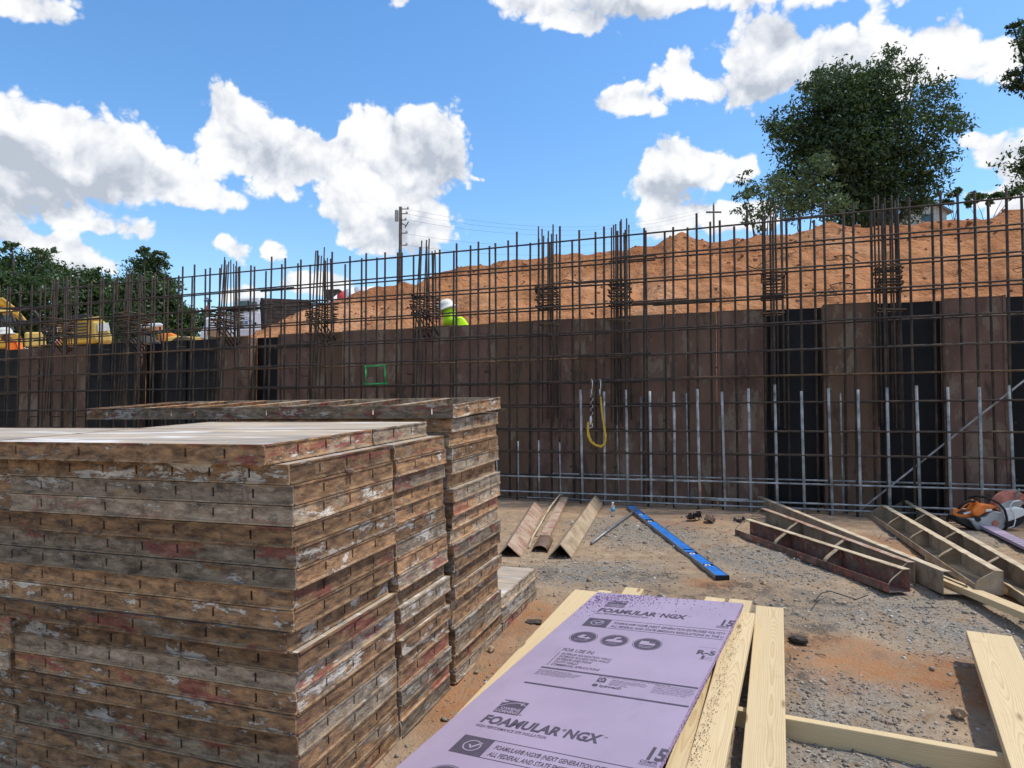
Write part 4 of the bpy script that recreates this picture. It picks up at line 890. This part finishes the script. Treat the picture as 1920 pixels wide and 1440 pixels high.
rock('mud_lump', 'stone_dark', G(1000, 1167, -.05)+Vector((0, 0, .004)), .045, 'dark crumbly mud patch on earth left of the foam', 'mud lump', 9, .25)
# gravel: too many to count
gp = []; gs = []
while len(gp) < 17000:
    y = 1.9+6.2*rng.random()**1.55; x = rng.uniform(-.75, .82*y+.3) if y > 3 else rng.uniform(-.5, .80*y+.2)
    d = -(Vector((x, y, 0))-WA).dot(WN); q = Vector((x, y, 0))-P0; sx, sy = q.dot(EX), q.dot(ER)
    if d < .55 or (sx < .03 and sy < 2.35): continue
    gr = max(blob(x, y, c, a, b_) for c, a, b_ in GRIT); pr = .16+1.2*gr+.35*fbm(x*2, y*2, 4, 3)
    if d < 1.2: pr *= .25
    if rng.random() > pr: continue
    gp.append((x, y, gz(x, y)+.010*fbm(x*1.6, y*1.6, 0, 3)+.008*fbm(x*6+9, y*6, 3, 3))); gs.append(min(.030, (.0031)*math.exp(rng.normal(0, .55))*(1+.10*y)))
tag(put('gravel', stones('gravel', gp, gs, 'gravel', (.35, .8), .3, .2)), 'grey gravel scattered over the clay yard', 'gravel', kind='stuff')

# wire loop and small site litter on the ground
wl = [(1527, 1128), (1540, 1112), (1556, 1108), (1580, 1116), (1605, 1124), (1627, 1116)]; O = atZ(1527, 1128, .01)
w_ = MB().tube([atZ(x, y, .008+.012*(i % 2))-O for i, (x, y) in enumerate(wl)], .0035, 6).build('bent_wire', 'dark_rebar', None, True); w_.location = O; tag(w_, 'thin bent wire on the dirt in front of the corner forms', 'wire')
lt = MB()
for _ in range(170):
    y = 2.2+5.5*rng.random(); x = rng.uniform(.1, .78*y); q = Vector((x, y, 0))-P0
    if q.dot(EX) < .05 and q.dot(ER) < 2.4: continue
    a = rng.uniform(0, 6.28); l = rng.uniform(.015, .07); z = gz(x, y)+.006+.010*fbm(x*1.6, y*1.6, 0, 3); d_ = Vector((math.cos(a), math.sin(a), rng.normal(0, .12)))*l
    p = Vector((x, y, z)); lt.tube([p-d_*.5, p+Vector((0, 0, .003)), p+d_*.5], rng.uniform(.001, .003), 4)
tag(lt.build('ground_litter', 'tin_brown'), 'twigs, wood chips and wire ends littering the yard', 'litter', kind='stuff')

# ================================================================ trees
def leafmesh(name, P, size, m):
    n = len(P); a = rng.normal(0, 1, (n, 3)); a /= np.linalg.norm(a, axis=1)[:, None]; b = rng.normal(0, 1, (n, 3)); b -= a*(a*b).sum(1)[:, None]; b /= np.linalg.norm(b, axis=1)[:, None]
    s = (size*rng.uniform(.6, 1.35, n))[:, None]; c = np.cross(a, b)*s*.18
    V = np.stack([P-a*s, P-b*s*.42+c, P+a*s, P+b*s*.42+c], 1).reshape(-1, 3); F = np.arange(n*4).reshape(-1, 4); return rawmesh(name, V, F, m)
def tree(name, label, cat, Y, base_px, blobs, m, leaf, per=900, base_z=None, spread=.75, clump=.16, trunk_r=.28, group=None, twigs=True):
    """blobs: (px, py, radius in px, density)"""
    k = Y/FPX; base = atY(*base_px, Y); base.z = base_z if base_z is not None else base.z
    e = empty(name, base, label, cat, group); pts = []; tb = MB(); O = base
    top = max((atY(b[0], b[1], Y) for b in blobs), key=lambda p: p.z); fork = base.lerp(Vector((base.x, base.y, top.z)), .42)
    tb.tube([Vector((0, 0, -.2)), (fork-O)*.5+Vector((.1, 0, 0)), fork-O], [trunk_r*1.15, trunk_r*.85, trunk_r*.6], 9)
    tips = []
    for (px, py, rp, dn) in blobs:
        c = atY(px, py, Y); r = rp*k; c = c+Vector((0, rng.uniform(-1, 1)*r*spread, 0)); q = c-O
        f0 = Vector((0, 0, fork.z-O.z))*rng.uniform(.55, 1.0); mid = f0.lerp(q, .55)+Vector((rng.normal(0, .1*r), rng.normal(0, .1*r), .15*r))
        tb.tube([f0, mid, q], [trunk_r*.42, trunk_r*.26, trunk_r*.07], 6)
        n = int(per*dn*(r/(60*k))**2); nc = max(6, int(n/26))
        d = rng.normal(0, 1, (nc, 3)); d /= np.linalg.norm(d, axis=1)[:, None]; rad = r*rng.uniform(.25, 1.0, nc)**.55*(1+.12*rng.normal(0, 1, nc))
        cc = np.array(q)+d*rad[:, None]*np.array([1, .9, .88])
        if twigs:
            for i in range(0, nc, 5): tb.tube([q.lerp(mid, .1), Vector(cc[i])], [trunk_r*.05, trunk_r*.018], 4, False)
        w = np.repeat(cc, 26, 0); pts.append(w+rng.normal(0, 1, w.shape)*np.array([clump*r*1.25, clump*r, clump*r*.75]))
    tb.build('trunk', 'bark', e, True)
    put('crown', leafmesh('crown', np.concatenate(pts), leaf, m), e)
    return e
tree('broad_tree', 'large dark oak-like tree standing behind the right part of the mound', 'tree', 36, (1640, 420), [(1545,215,62,1.2),(1490,270,50,1.1),(1600,190,70,1.2),(1560,290,80,1.3),(1650,255,75,.85),(1715,185,58,.45),(1745,245,52,.45),(1655,140,42,.45),(1775,205,36,.4),(1705,310,72,.8),(1620,350,74,1.2),(1752,310,44,.4),(1540,152,34,.9),(1510,340,62,1.1),(1690,370,60,.7),(1470,225,36,.8),(1600,395,60,1.0),(1700,145,30,.2),(1740,360,40,.5),(1590,250,70,1.2)], 'leaf_dark', .115, 3200, 4.6, trunk_r=.27, clump=.15)
tree('slender_tree', 'lighter small-leaved tree at the left foot of the large tree', 'tree', 31, (1510, 430), [(1520,330,36,.9),(1500,370,46,.8),(1555,385,38,.8),(1530,300,20,.6)], 'leaf_pale', .11, 1300, 4.2, trunk_r=.10)
tree('young_tree', 'sparse pale young tree left of the large tree, above the mound', 'tree', 32, (1430, 440), [(1405,340,30,.55),(1440,370,46,.6),(1400,385,28,.5),(1460,330,26,.5),(1420,415,30,.5)], 'leaf_pale', .12, 1200, 4.0, trunk_r=.11)
tree('tall_tree', 'dark tree branch reaching in at the upper right edge', 'tree', 24, (2020, 480), [(1935,90,36,1),(1925,140,32,1),(1985,60,60,1),(2000,160,70,1),(1925,312,22,.9),(1990,300,60,1),(2060,230,90,1),(1905,45,14,.6)], 'leaf_dark', .085, 2600, 4.5, trunk_r=.3)
tree('sapling', 'thin leafy sapling on the crest of the mound near the right edge', 'sapling', 17, (1790, 400), [(1786,362,10,.9),(1800,356,8,.8),(1778,378,8,.8)], 'leaf_mid', .07, 1500, 5.4, trunk_r=.02, twigs=False)
tree('low_bush', 'low leafy bush on the mound crest at the right edge', 'bush', 19, (1850, 395), [(1832,368,12,.7),(1855,372,12,.6),(1880,366,14,.8),(1900,362,14,.8),(1815,382,9,.6)], 'leaf_mid', .08, 1400, 5.6, trunk_r=.03, twigs=False)
tree('leafy_tree', 'bushy dark tree at the far left behind the excavator', 'tree', 34, (40, 640), [(20,500,50,1.1),(70,530,56,1.1),(20,570,62,1.2),(-40,520,70,1),(85,478,22,.6),(100,560,50,1.1),(22,462,18,.7),(60,610,60,1.2),(-30,600,60,1.2)], 'leaf_mid', .12, 2700, 1.2, trunk_r=.35)
tree('leafy_tree', 'lower round tree right of the far left one, behind the rebar', 'tree', 37, (160, 640), [(150,545,42,1.1),(185,535,34,1.1),(165,590,60,1.2),(205,570,50,1.2),(190,512,16,.7),(130,520,18,.7),(215,610,50,1.2),(110,610,50,1.2)], 'leaf_mid', .12, 2700, 1.2, trunk_r=.3)
tree('vine_tree', 'pointed tree swathed in vines, left of the white truck', 'tree', 32, (278, 640), [(268,490,26,1.3),(285,500,24,1.3),(262,530,40,1.3),(295,545,40,1.3),(250,575,46,1.3),(305,590,42,1.3),(275,560,50,1.3),(240,615,50,1.3),(318,620,38,1.3),(280,620,60,1.3),(272,470,11,.7),(300,478,12,.7),(330,600,30,1.3),(325,565,22,1.3),(245,545,26,1.3),(310,535,22,1.3),(225,590,34,1.3)], 'leaf_mid', .10, 3000, 1.2, trunk_r=.3)
tree('far_shrub', 'pale green shrub mass far behind the small orange roller', 'shrub', 52, (360, 625), [(345,590,18,1),(365,600,22,1),(390,598,22,1),(415,605,24,1),(440,598,20,1),(345,618,26,1),(385,622,30,1),(425,625,28,1),(460,610,24,1),(330,605,18,1)], 'leaf_pale', .16, 3200, 1.2, trunk_r=.1, twigs=False)
tree('far_shrub', 'dark low shrub mass behind the yellow excavator hood', 'shrub', 45, (230, 640), [(215,625,26,1),(235,632,24,1),(340,632,24,1),(190,632,26,1),(320,640,24,1)], 'leaf_dark', .16, 2600, 1.2, trunk_r=.1, twigs=False)

# ================================================================ poles and house
def utility_pole(px, py_top, Y, r, label, arms=True):
    t = atY(px, py_top, Y); b = Vector((t.x, t.y, 1.2)); e = empty('utility_pole', b, label, 'utility pole', 'utility poles beyond the mound'); h = t.z-b.z
    MB().tube([(0, 0, 0), (0, 0, h)], [r*1.15, r*.85], 9).build('pole', 'pole_wood', e, True)
    if arms:
        k = Y/FPX
        for dz, l in ((4, 14), (13, 12), (25, 10), (50, 12), (73, 12)):
            MB().tube([(0, 0, h-dz*k), (l*k, 0, h-dz*k)], .03, 6).build('pin_arm', 'dark_vent', e); MB().lathe([(.05, -.06), (.07, 0), (.05, .08)], 8, Matrix.Translation((l*k, 0, h-dz*k+.05))).build('insulator', 'grey_plastic', e)
        MB().lathe([(.10, -.35), (.12, -.3), (.12, .3), (.10, .36)], 10, Matrix.Translation((-.24, 0, h-17*k))).build('transformer', 'grey_plastic', e)
        MB().tube([(0, 0, h-30*k), (.35, 0, h-36*k), (.5, 0, h-28*k), (.28, 0, h-40*k)], .035, 5).build('bracket', 'dark_vent', e)
    else:
        MB().box((-.7, -.05, h-.75), (.7, .05, h-.62)).build('crossarm', 'pole_wood', e); MB().lathe([(.05, 0), (.06, .2)], 6, Matrix.Translation((0, 0, h))).build('insulator', 'grey_plastic', e)
    return t
tA = utility_pole(751, 388, 42, .115, 'tall utility pole with insulators left of the mound')
tB = utility_pole(1338, 384, 62, .10, 'distant thin utility pole just left of the trees', False)
for i, dz in enumerate((.15, .45, .82, 1.7, 2.4)):
    a = tA+Vector((.42, 0, -dz)); c = tB+Vector((.2*(i-2), 0, -dz*.8)); pts = [a.lerp(c, t)-a-Vector((0, 0, 4*t*(1-t)*1.5)) for t in np.linspace(0, 1, 14)]
    w = MB().tube(pts, .006, 4).build('overhead_wire', 'dark_vent'); w.location = a; tag(w, f'thin overhead wire between the two utility poles, {["top","second","third","fourth","lowest"][i]} of five', 'wire', 'overhead wires')
def house():
    Y = 55; k = Y/FPX; g = atY(1745, 425, Y); e = empty('house', g, 'grey gabled house mostly hidden behind the large tree', 'house')
    P = lambda x, y, d=0: atY(x, y, Y)+Vector((0, d, 0))-g
    MB().prism([P(1700, 430), P(1775, 430), P(1775, 396), P(1737, 376), P(1700, 396)], (0, 8, 0)).build('wall', 'house_wall', e)
    MB().prism([P(1738, 374, -.4), P(1782, 398, -.4), P(1782, 401, -.4), P(1738, 377.5, -.4)], (0, 9, 0)).build('roof_slope', 'roof_grey', e)
    MB().prism([P(1737.8, 374, -.4), P(1693, 398, -.4), P(1693, 401, -.4), P(1737.8, 377.5, -.4)], (0, 9, 0)).build('roof_slope', 'roof_grey', e)
    MB().prism([P(1728, 402, -.05), P(1748, 402, -.05), P(1748, 418, -.05), P(1728, 418, -.05)], (0, .06, 0)).build('window', 'window_glass', e)
house()
sp_ = atY(390, 566, 48); ss = empty('street_sign', Vector((sp_.x, sp_.y, 1.2)), 'small street sign on a post above the far shrubs', 'street sign'); h = sp_.z-1.2
MB().tube([(0, 0, 0), (0, 0, h)], .05, 6).build('post', 'pole_wood', ss); MB().box((-.28, -.02, h), (.28, .02, h+.14)).build('name_plate', 'seal_blue', ss); MB().box((-.02, -.28, h+.15), (.02, .28, h+.28)).build('name_plate', 'seal_blue', ss)
MB().prism([(-.3, -.06, h-.75), (.3, -.06, h-.75), (0, -.06, h-.15)], (0, .02, 0)).build('warning_plate', 'disc_red', ss)

# ================================================================ excavator (side on, counterweight to the right)
def slabber(Y, e, O, pxc):
    # parked square to the line of sight through its middle: side plane and depth axis turn with it
    r = ray(pxc, 765); r = Vector((r.x, r.y, 0)).normalized(); q = atY(pxc, 765, Y)
    def PT(x, y): d = ray(x, y); return CAM + d*(q.dot(r)/d.dot(r))
    def S(poly, d0, d1, name, m, bev=.02, parent=None):
        return MB().prism([PT(x, y)+r*d0-O for x, y in poly], r*(d1-d0)).build(name, m, parent or e, bevel=bev)
    def T(pts, rad, name, m, d=0.0): return MB().tube([PT(p[0], p[1])+r*d-O for p in pts], rad, 8).build(name, m, e, True)
    ang = math.atan2(-r.x, r.y)
    return S, T, PT, r, ang
Y = 20.0; O = atY(100, 660, Y); O.z = 1.2; ex = empty('excavator', O, 'yellow excavator parked behind the wall at the far left', 'excavator'); S, T, PT, rv, ang = slabber(Y, ex, O, 100)
c8 = lambda x, y: (x/8.727, 540+y/8.727)
cc = lambda pts: [c8(*p) for p in pts]
S(cc([(925, 555), (1655, 470), (1700, 560), (1790, 740), (1600, 900), (900, 950), (970, 800)]), .0, 2.4, 'engine_housing', 'yellow_paint', .06)
S(cc([(925, 545), (1655, 462), (1660, 500), (930, 570)]), -.03, 2.43, 'hood_edge', 'cream_yellow', .02)
S(cc([(940, 540), (950, 470), (1380, 400), (1550, 430), (1540, 468)]), .3, 2.0, 'hood_cover', 'black_plastic', .05)
S(cc([(1490, 540), (1700, 520), (1840, 800), (1840, 900), (1600, 900), (1500, 830)]), -.05, 2.45, 'counterweight', 'cream_yellow', .08)
for i in range(5): S(cc([(1000+i*8, 590+i*55), (1440, 565+i*50), (1440, 590+i*50), (1005+i*8, 618+i*55)]), -.025, -.004, 'vent_slat', 'dark_vent', .004)
S(cc([(730, 560), (915, 555), (965, 800), (975, 900), (790, 920), (760, 760)]), -.02, .4, 'door_panel', 'black_plastic', .02)
S(cc([(400, 720), (740, 720), (770, 950), (400, 970)]), -.01, 1.0, 'side_box', 'cream_yellow', .05)
S(cc([(-400, 740), (330, 740), (330, 990), (-400, 1000)]), .0, 2.2, 'front_deck', 'yellow_paint', .05)
S(cc([(-500, 990), (1650, 900), (1650, 985), (-500, 1080)]), .1, 2.3, 'turntable_frame', 'dark_vent', .03)
S(cc([(-500, 1100), (1400, 1100), (1500, 1200), (1400, 1330), (-500, 1330), (-600, 1200)]), -.1, .5, 'track', 'rubber', .1); S(cc([(-500, 1100), (1400, 1100), (1500, 1200), (1400, 1330), (-500, 1330), (-600, 1200)]), 1.9, 2.5, 'track', 'rubber', .1)
for pts in ([(180, 400), (290, 680)], [(330, 430), (400, 700)], [(0, 400), (100, 720)], [(520, 340), (600, 420), (660, 560)], [(-300, 330), (520, 340)]): T([c8(*p) for p in pts], .045, 'cab_post', 'dark_vent', .1)
S(cc([(-350, 340), (210, 360), (200, 400), (-350, 420)]), .0, 1.1, 'cab_roof', 'cream_yellow', .03)
S(cc([(30, 560), (480, 520), (600, 470), (620, 540), (330, 600), (40, 600)]), .05, .2, 'hand_rail', 'black_plastic', .01)
S(cc([(10, 430), (170, 440), (240, 690), (10, 720)]), .12, .14, 'window', 'window_glass', .004)
arc = [(-600, 180), (-300, 60), (0, 85), (140, 190), (280, 300), (430, 480), (330, 500), (180, 360), (60, 250), (-80, 190), (-300, 190), (-560, 330)]
S(cc(arc), .9, 1.35, 'boom', 'yellow_paint', .05); S(cc([(0, 78), (140, 182), (290, 300), (262, 304), (120, 205), (-8, 102)]), .88, 1.37, 'boom_plate', 'cream_yellow', .01)
S(cc([(905, 910), (950, 830), (990, 840), (945, 915)]), -.03, -.004, 'red_reflector', 'red_paint', .004)
text('CAT', 'white_plastic', ex, Matrix.Translation(PT(*c8(745, 740))-rv*.03-O) @ Matrix.Rotation(ang, 4, 'Z') @ Matrix.Rotation(R(90), 4, 'X'), .26, 0, .34, .006)
text('REL', 'white_plastic', ex, Matrix.Translation(PT(*c8(800, 880))-rv*.03-O) @ Matrix.Rotation(ang, 4, 'Z') @ Matrix.Rotation(R(90), 4, 'X'), .12, 0, .25, .004)
S(cc([(1590, 590), (1770, 570), (1800, 700), (1600, 720)]), -.075, -.055, 'warning_plate', 'white_plastic', .004)
# ================================================================ roller with canopy
Y = 25.0; O = atY(300, 650, Y); O.z = 1.2; ro = empty('road_roller', O, 'small orange roller with white canopy, left of the truck', 'roller'); S, T, PT, rv, ang = slabber(Y, ro, O, 300)
S([(255, 614), (262, 608), (300, 605), (306, 608), (305, 612), (260, 615)], 0, 1.4, 'canopy', 'truck_white', .04)
for x in (268, 300): T([(x, 612), (x+3, 650)], .035, 'canopy_post', 'dark_vent', .1); T([(x, 612), (x+3, 650)], .035, 'canopy_post', 'dark_vent', 1.3)
S([(272, 640), (276, 622), (284, 622), (286, 640)], .5, .9, 'seat', 'black_plastic', .03)
S([(296, 624), (318, 622), (338, 630), (344, 650), (296, 655)], .1, 1.3, 'engine_hood', 'orange_paint', .06); S([(312, 632), (330, 630), (380, 632), (382, 645), (312, 650)], .0, 1.35, 'rear_frame', 'cream_yellow', .03)
S([(260, 642), (300, 640), (300, 665), (260, 665)], .0, 1.4, 'chassis', 'dark_vent', .03)
for x in (272, 345): MB().lathe([(.62, -.7), (.65, -.65), (.65, .65), (.62, .7)], 24, Matrix.Translation(PT(x, 662)+rv*.7-O) @ Matrix.Rotation(ang, 4, 'Z') @ Matrix.Rotation(R(90), 4, 'X')).build('drum', 'dark_vent', ro, True)
# ================================================================ white truck with wooden body
Y = 19.0; O = atY(450, 680, Y); O.z = 1.2; tr = empty('dump_truck', O, 'white truck with round door seal and dark slatted body', 'truck'); S, T, PT, rv, ang = slabber(Y, tr, O, 460)
c5 = lambda pts: [(360+x/8.727, 540+y/8.727) for x, y in pts]
S(c5([(720, 165), (1105, 150), (1120, 390), (1130, 780), (745, 790), (735, 700), (700, 690), (690, 390)]), 0, 2.1, 'cab', 'truck_white', .06)
S(c5([(700, 420), (1120, 400), (1130, 700), (740, 700)]), -.015, .0, 'door', 'truck_white', .01)
S(c5([(770, 215), (900, 210), (900, 385), (750, 390)]), -.03, -.017, 'window', 'window_glass', .006); S(c5([(940, 225), (1060, 225), (1075, 375), (940, 380)]), -.03, -.017, 'window', 'window_glass', .006)
S(c5([(905, 205), (935, 205), (935, 390), (905, 390)]), -.035, -.016, 'window_post', 'black_plastic', .004)
S(c5([(210, 470), (580, 440), (720, 410), (735, 700), (620, 810), (600, 700), (250, 680), (150, 720), (190, 600)]), .1, 2.0, 'hood', 'truck_white', .08)
S(c5([(600, 700), (740, 700), (745, 800), (620, 810)]), -.02, .3, 'step_tank', 'truck_white', .03); S(c5([(140, 690), (240, 690), (220, 830), (130, 820)]), .05, 2.05, 'bumper', 'truck_white', .03)
S(c5([(1120, 160), (1170, 160), (1190, 790), (1130, 790)]), .0, 2.2, 'body_front', 'black_plastic', .01)
for i in range(9): S(c5([(1172, 165+i*65+i*2), (1960, 195+i*60), (1960, 250+i*60), (1172, 226+i*65+i*2)]), .0, .05, 'body_slat', 'truck_wood', .006)
S(c5([(1172, 190), (1960, 215), (1960, 780), (1172, 780)]), .06, 2.2, 'body_box', 'truck_wood', .01)
for xx in (400, 1600): MB().lathe([(.30, -.16), (.48, -.14), (.5, 0), (.48, .14), (.30, .16)], 20, Matrix.Translation(PT(360+xx/8.727, 540+1090/8.727)+rv*.2-O) @ Matrix.Rotation(ang, 4, 'Z') @ Matrix.Rotation(R(90), 4, 'X')).build('wheel', 'rubber', tr, True)
SMX = Matrix.Translation(PT(360+885/8.727, 540+570/8.727)-rv*.022-O) @ Matrix.Rotation(ang, 4, 'Z'); RX = Matrix.Rotation(R(90), 4, 'X')
for r0, r1, m_ in ((.145, .160, 'seal_blue'), (.092, .105, 'seal_blue')):
    n = 32; MB().add([(r*math.cos(6.2832*i/n), 0, r*math.sin(6.2832*i/n)) for r in (r0, r1) for i in range(n)], [(i, n+i, n+(i+1) % n, (i+1) % n) for i in range(n)]).build('door_seal_ring', m_, tr).matrix_local = SMX
n = 24; MB().add([((.14 if i % 2 else .11)*math.cos(6.2832*i/n), .003, (.14 if i % 2 else .11)*math.sin(6.2832*i/n)) for i in range(n)], [tuple(range(n))]).build('door_seal_star', 'reflective', tr).matrix_local = SMX
MB().box((-.045, -.006, -.05), (.045, -.002, .05)).build('door_seal_emblem', 'seal_blue', tr).matrix_local = SMX
MB().box((.19, -.03, -.06), (.27, 0, .02)).build('door_handle', 'black_plastic', tr).matrix_local = SMX
# striped drum of a mixer beyond the low mound
Y = 30.0; a, c = atY(612, 582, Y), atY(700, 558, Y); O = Vector((a.x, a.y, 1.2)); mx = empty('mixer_truck', O, 'white drum with red stripe peeking over the low mound', 'mixer truck')
ax = (c-a); Mx = frame(a-O, (0, 1, 0), Vector((0, 0, 1))); Mx = ax.to_track_quat('Z', 'Y').to_matrix().to_4x4(); Mx.translation = a-O; L = ax.length
for t0, t1, r0, r1, m_ in ((.0, .32, .30, .55, 'truck_white'), (.321, .52, .55, .66, 'red_paint'), (.521, .70, .66, .66, 'truck_white'), (.701, 1.1, .66, .45, 'truck_white')): MB().lathe([(r0, t0*L), (r1, t1*L)], 24, Mx).build('drum_section', m_, mx, True)
MB().prism([atY(606, 543, Y)-O, atY(636, 542, Y)-O, atY(628, 552, Y)-O, atY(622, 566, Y)-O, atY(614, 566, Y)-O], (0, .8, 0)).build('hopper', 'dark_vent', mx)
MB().box((-.3, -.6, .5), (3.5, .6, .8)).build('chassis', 'dark_vent', mx)
for xx in (.4, 1.5, 3.0): MB().lathe([(.5, -.7), (.5, .7)], 18, Matrix.Translation((xx, 0, .45)) @ RX).build('wheel', 'rubber', mx, True)

# ================================================================ two workers behind the wall
def skin(name, verts, edges, radii, m, parent, sub=2, root=0):
    me = bpy.data.meshes.new(name); me.from_pydata(verts, edges, []); me.materials.append(MAT[m]); o = put(name, me, parent)
    md = o.modifiers.new('skin', 'SKIN'); md.use_smooth_shade = True
    for i, r in enumerate(radii): sv = me.skin_vertices[0].data[i]; sv.radius = (r, r) if not isinstance(r, tuple) else r; sv.use_root = (i == root)
    s = o.modifiers.new('sub', 'SUBSURF'); s.levels = sub; s.render_levels = sub; return o
def worker(loc, rz, label, shirt, stoop, hood, hat_tilt):
    e = empty('person', Matrix.Translation(loc) @ Matrix.Rotation(rz, 4, 'Z'), label, 'person', 'workers behind the wall')
    b = stoop; sp = lambda z: Vector((b*max(0, z-.95), 0, z))      # faces local +x, bends forward
    hip, ch, nk = sp(.95), sp(1.28), sp(1.46); hd = Vector((sp(1.46).x+.05+.09*(b > .3), 0, 1.60-.09*(b > .3)))
    V = [hip, sp(1.1), ch, nk, hd, hd+Vector((.02, 0, .07))]; Ed = [(0, 1), (1, 2), (2, 3), (3, 4), (4, 5)]; Rr = [.15, .14, .165, .065, .088, .085]
    for s in (-1, 1):
        k = len(V); V += [ch+Vector((0, s*.19, .08)), ch+Vector((.08, s*.25, -.18)), ch+Vector((.32, s*.16, -.30)), ch+Vector((.40, s*.14, -.31))]; Ed += [(2, k), (k, k+1), (k+1, k+2), (k+2, k+3)]; Rr += [.075, .052, .036, .034]
        k = len(V); V += [Vector((0, s*.10, .88)), Vector((.03, s*.11, .48)), Vector((-.02, s*.12, .09)), Vector((.14, s*.13, .04))]; Ed += [(0, k), (k, k+1), (k+1, k+2), (k+2, k+3)]; Rr += [.10, .07, .05, .045]
        # five fingers per hand
        hpt = V[-5]
    skin('body', V, Ed, Rr, 'skin', e)
    for s in (-1, 1):
        h0 = ch+Vector((.40, s*.14, -.31))
        for i in range(4): MB().tube([h0+Vector((.0, s*(.025-.017*i), 0)), h0+Vector((.05-.006*abs(i-1.5), s*(.027-.018*i), -.012)), h0+Vector((.075-.01*abs(i-1.5), s*(.027-.018*i), -.04))], [.010, .009, .007], 6).build('finger', 'skin', e, True)
        MB().tube([h0+Vector((-.02, -s*.03, 0)), h0+Vector((.015, -s*.055, -.01)), h0+Vector((.04, -s*.05, -.03))], [.012, .010, .008], 6).build('thumb', 'skin', e, True)
    # shirt over torso and arms, trousers over the legs
    sv = [hip+Vector((0, 0, -.04)), sp(1.1), ch, nk+Vector((-.01, 0, -.03))]; se = [(0, 1), (1, 2), (2, 3)]; sr = [.165, .150, .172, .090]
    for s in (-1, 1):
        k = len(sv); sv += [ch+Vector((0, s*.20, .085)), ch+Vector((.08, s*.26, -.18)), ch+Vector((.28, s*.175, -.29))]; se += [(2, k), (k, k+1), (k+1, k+2)]; sr += [.085, .066, .05]
    sh = skin('shirt', sv, se, sr, shirt, e, 2, 1)
    tv = [hip]; te = []; tr_ = [.165]
    for s in (-1, 1):
        k = len(tv); tv += [Vector((0, s*.11, .86)), Vector((.03, s*.115, .48)), Vector((-.02, s*.12, .12))]; te += [(0, k), (k, k+1), (k+1, k+2)]; tr_ += [.12, .09, .075]
    skin('trousers', tv, te, tr_, 'dark_cloth', e)
    for s in (-1, 1): MB().hexa([(-.09, s*.12-.05, 0), (.20, s*.13-.05, 0), (.20, s*.13+.05, 0), (-.09, s*.12+.05, 0), (-.07, s*.12-.045, .13), (.10, s*.13-.045, .10), (.10, s*.13+.045, .10), (-.07, s*.12+.045, .13)]).build('boot', 'tin_brown', e, bevel=.02)
    # face
    MB().tube([hd+Vector((.085, 0, .04)), hd+Vector((.125, 0, .0)), hd+Vector((.10, 0, -.012))], [.012, .018, .012], 8).build('nose', 'skin', e, True)
    for s in (-1, 1): MB().lathe([(.002, -.012), (.011, -.006), (.012, 0), (.011, .006), (.002, .012)], 8, Matrix.Translation(hd+Vector((.092, s*.034, .042)))).build('eye', 'white_plastic', e, True); MB().tube([hd+Vector((.0, s*.088, .035)), hd+Vector((.0, s*.098, .01)), hd+Vector((.0, s*.088, -.02))], [.012, .018, .010], 6).build('ear', 'skin', e, True)
    MB().tube([hd+Vector((.088, -.03, -.045)), hd+Vector((.100, 0, -.043)), hd+Vector((.088, .03, -.045))], .008, 6).build('mouth', 'tin_brown', e, True)
    Hm = Matrix.Translation(hd+Vector((.0, 0, .085))) @ Matrix.Rotation(hat_tilt, 4, 'Y')
    if hood:
        hb = MB().lathe([(.150, -.20), (.128, -.12), (.118, -.03), (.112, .03), (.06, .07)], 18, Matrix.Translation(hd+Vector((-.028, 0, .03))) @ Matrix.Rotation(hat_tilt*.6, 4, 'Y')).build('hood', shirt, e, True)
        for v in hb.data.vertices:
            q = v.co-hd
            if q.x > .045: v.co.x = hd.x+.045
    hat = MB().lathe([(.168, -.012), (.172, .0), (.160, .008), (.128, .022), (.124, .06), (.104, .105), (.062, .132), (.01, .140)], 26, Hm @ Matrix.Diagonal((1.16, .98, 1.12, 1))).build('hard_hat', 'hat_white', e, True)
    MB().tube([Hm @ Vector((.13, 0, .05)), Hm @ Vector((.09, 0, .118)), Hm @ Vector((0, 0, .146)), Hm @ Vector((-.09, 0, .118)), Hm @ Vector((-.13, 0, .05))], .012, 6).build('hat_ridge', 'hat_white', hat, True)
    MB().tube([Vector((ch.x-.19, -.12, ch.z+.03)), Vector((ch.x-.21, 0, ch.z)), Vector((ch.x-.19, .12, ch.z+.03))], .022, 6, True, .3).build('reflective_band', 'reflective', e, True)
    return e
p = atY(838, 588, 10.9); worker(Vector((p.x+.41, 10.9, 1.135)), R(186), 'worker in white hard hat and lime hood stooping behind the wall', 'hivis_lime', .55, True, R(20))
p = atY(18, 622, 14.6); worker(Vector((p.x+.28, 14.6, 1.12)), R(200), 'worker in white hard hat and orange shirt at the far left', 'hivis_orange', .35, False, R(8))
flush_text()
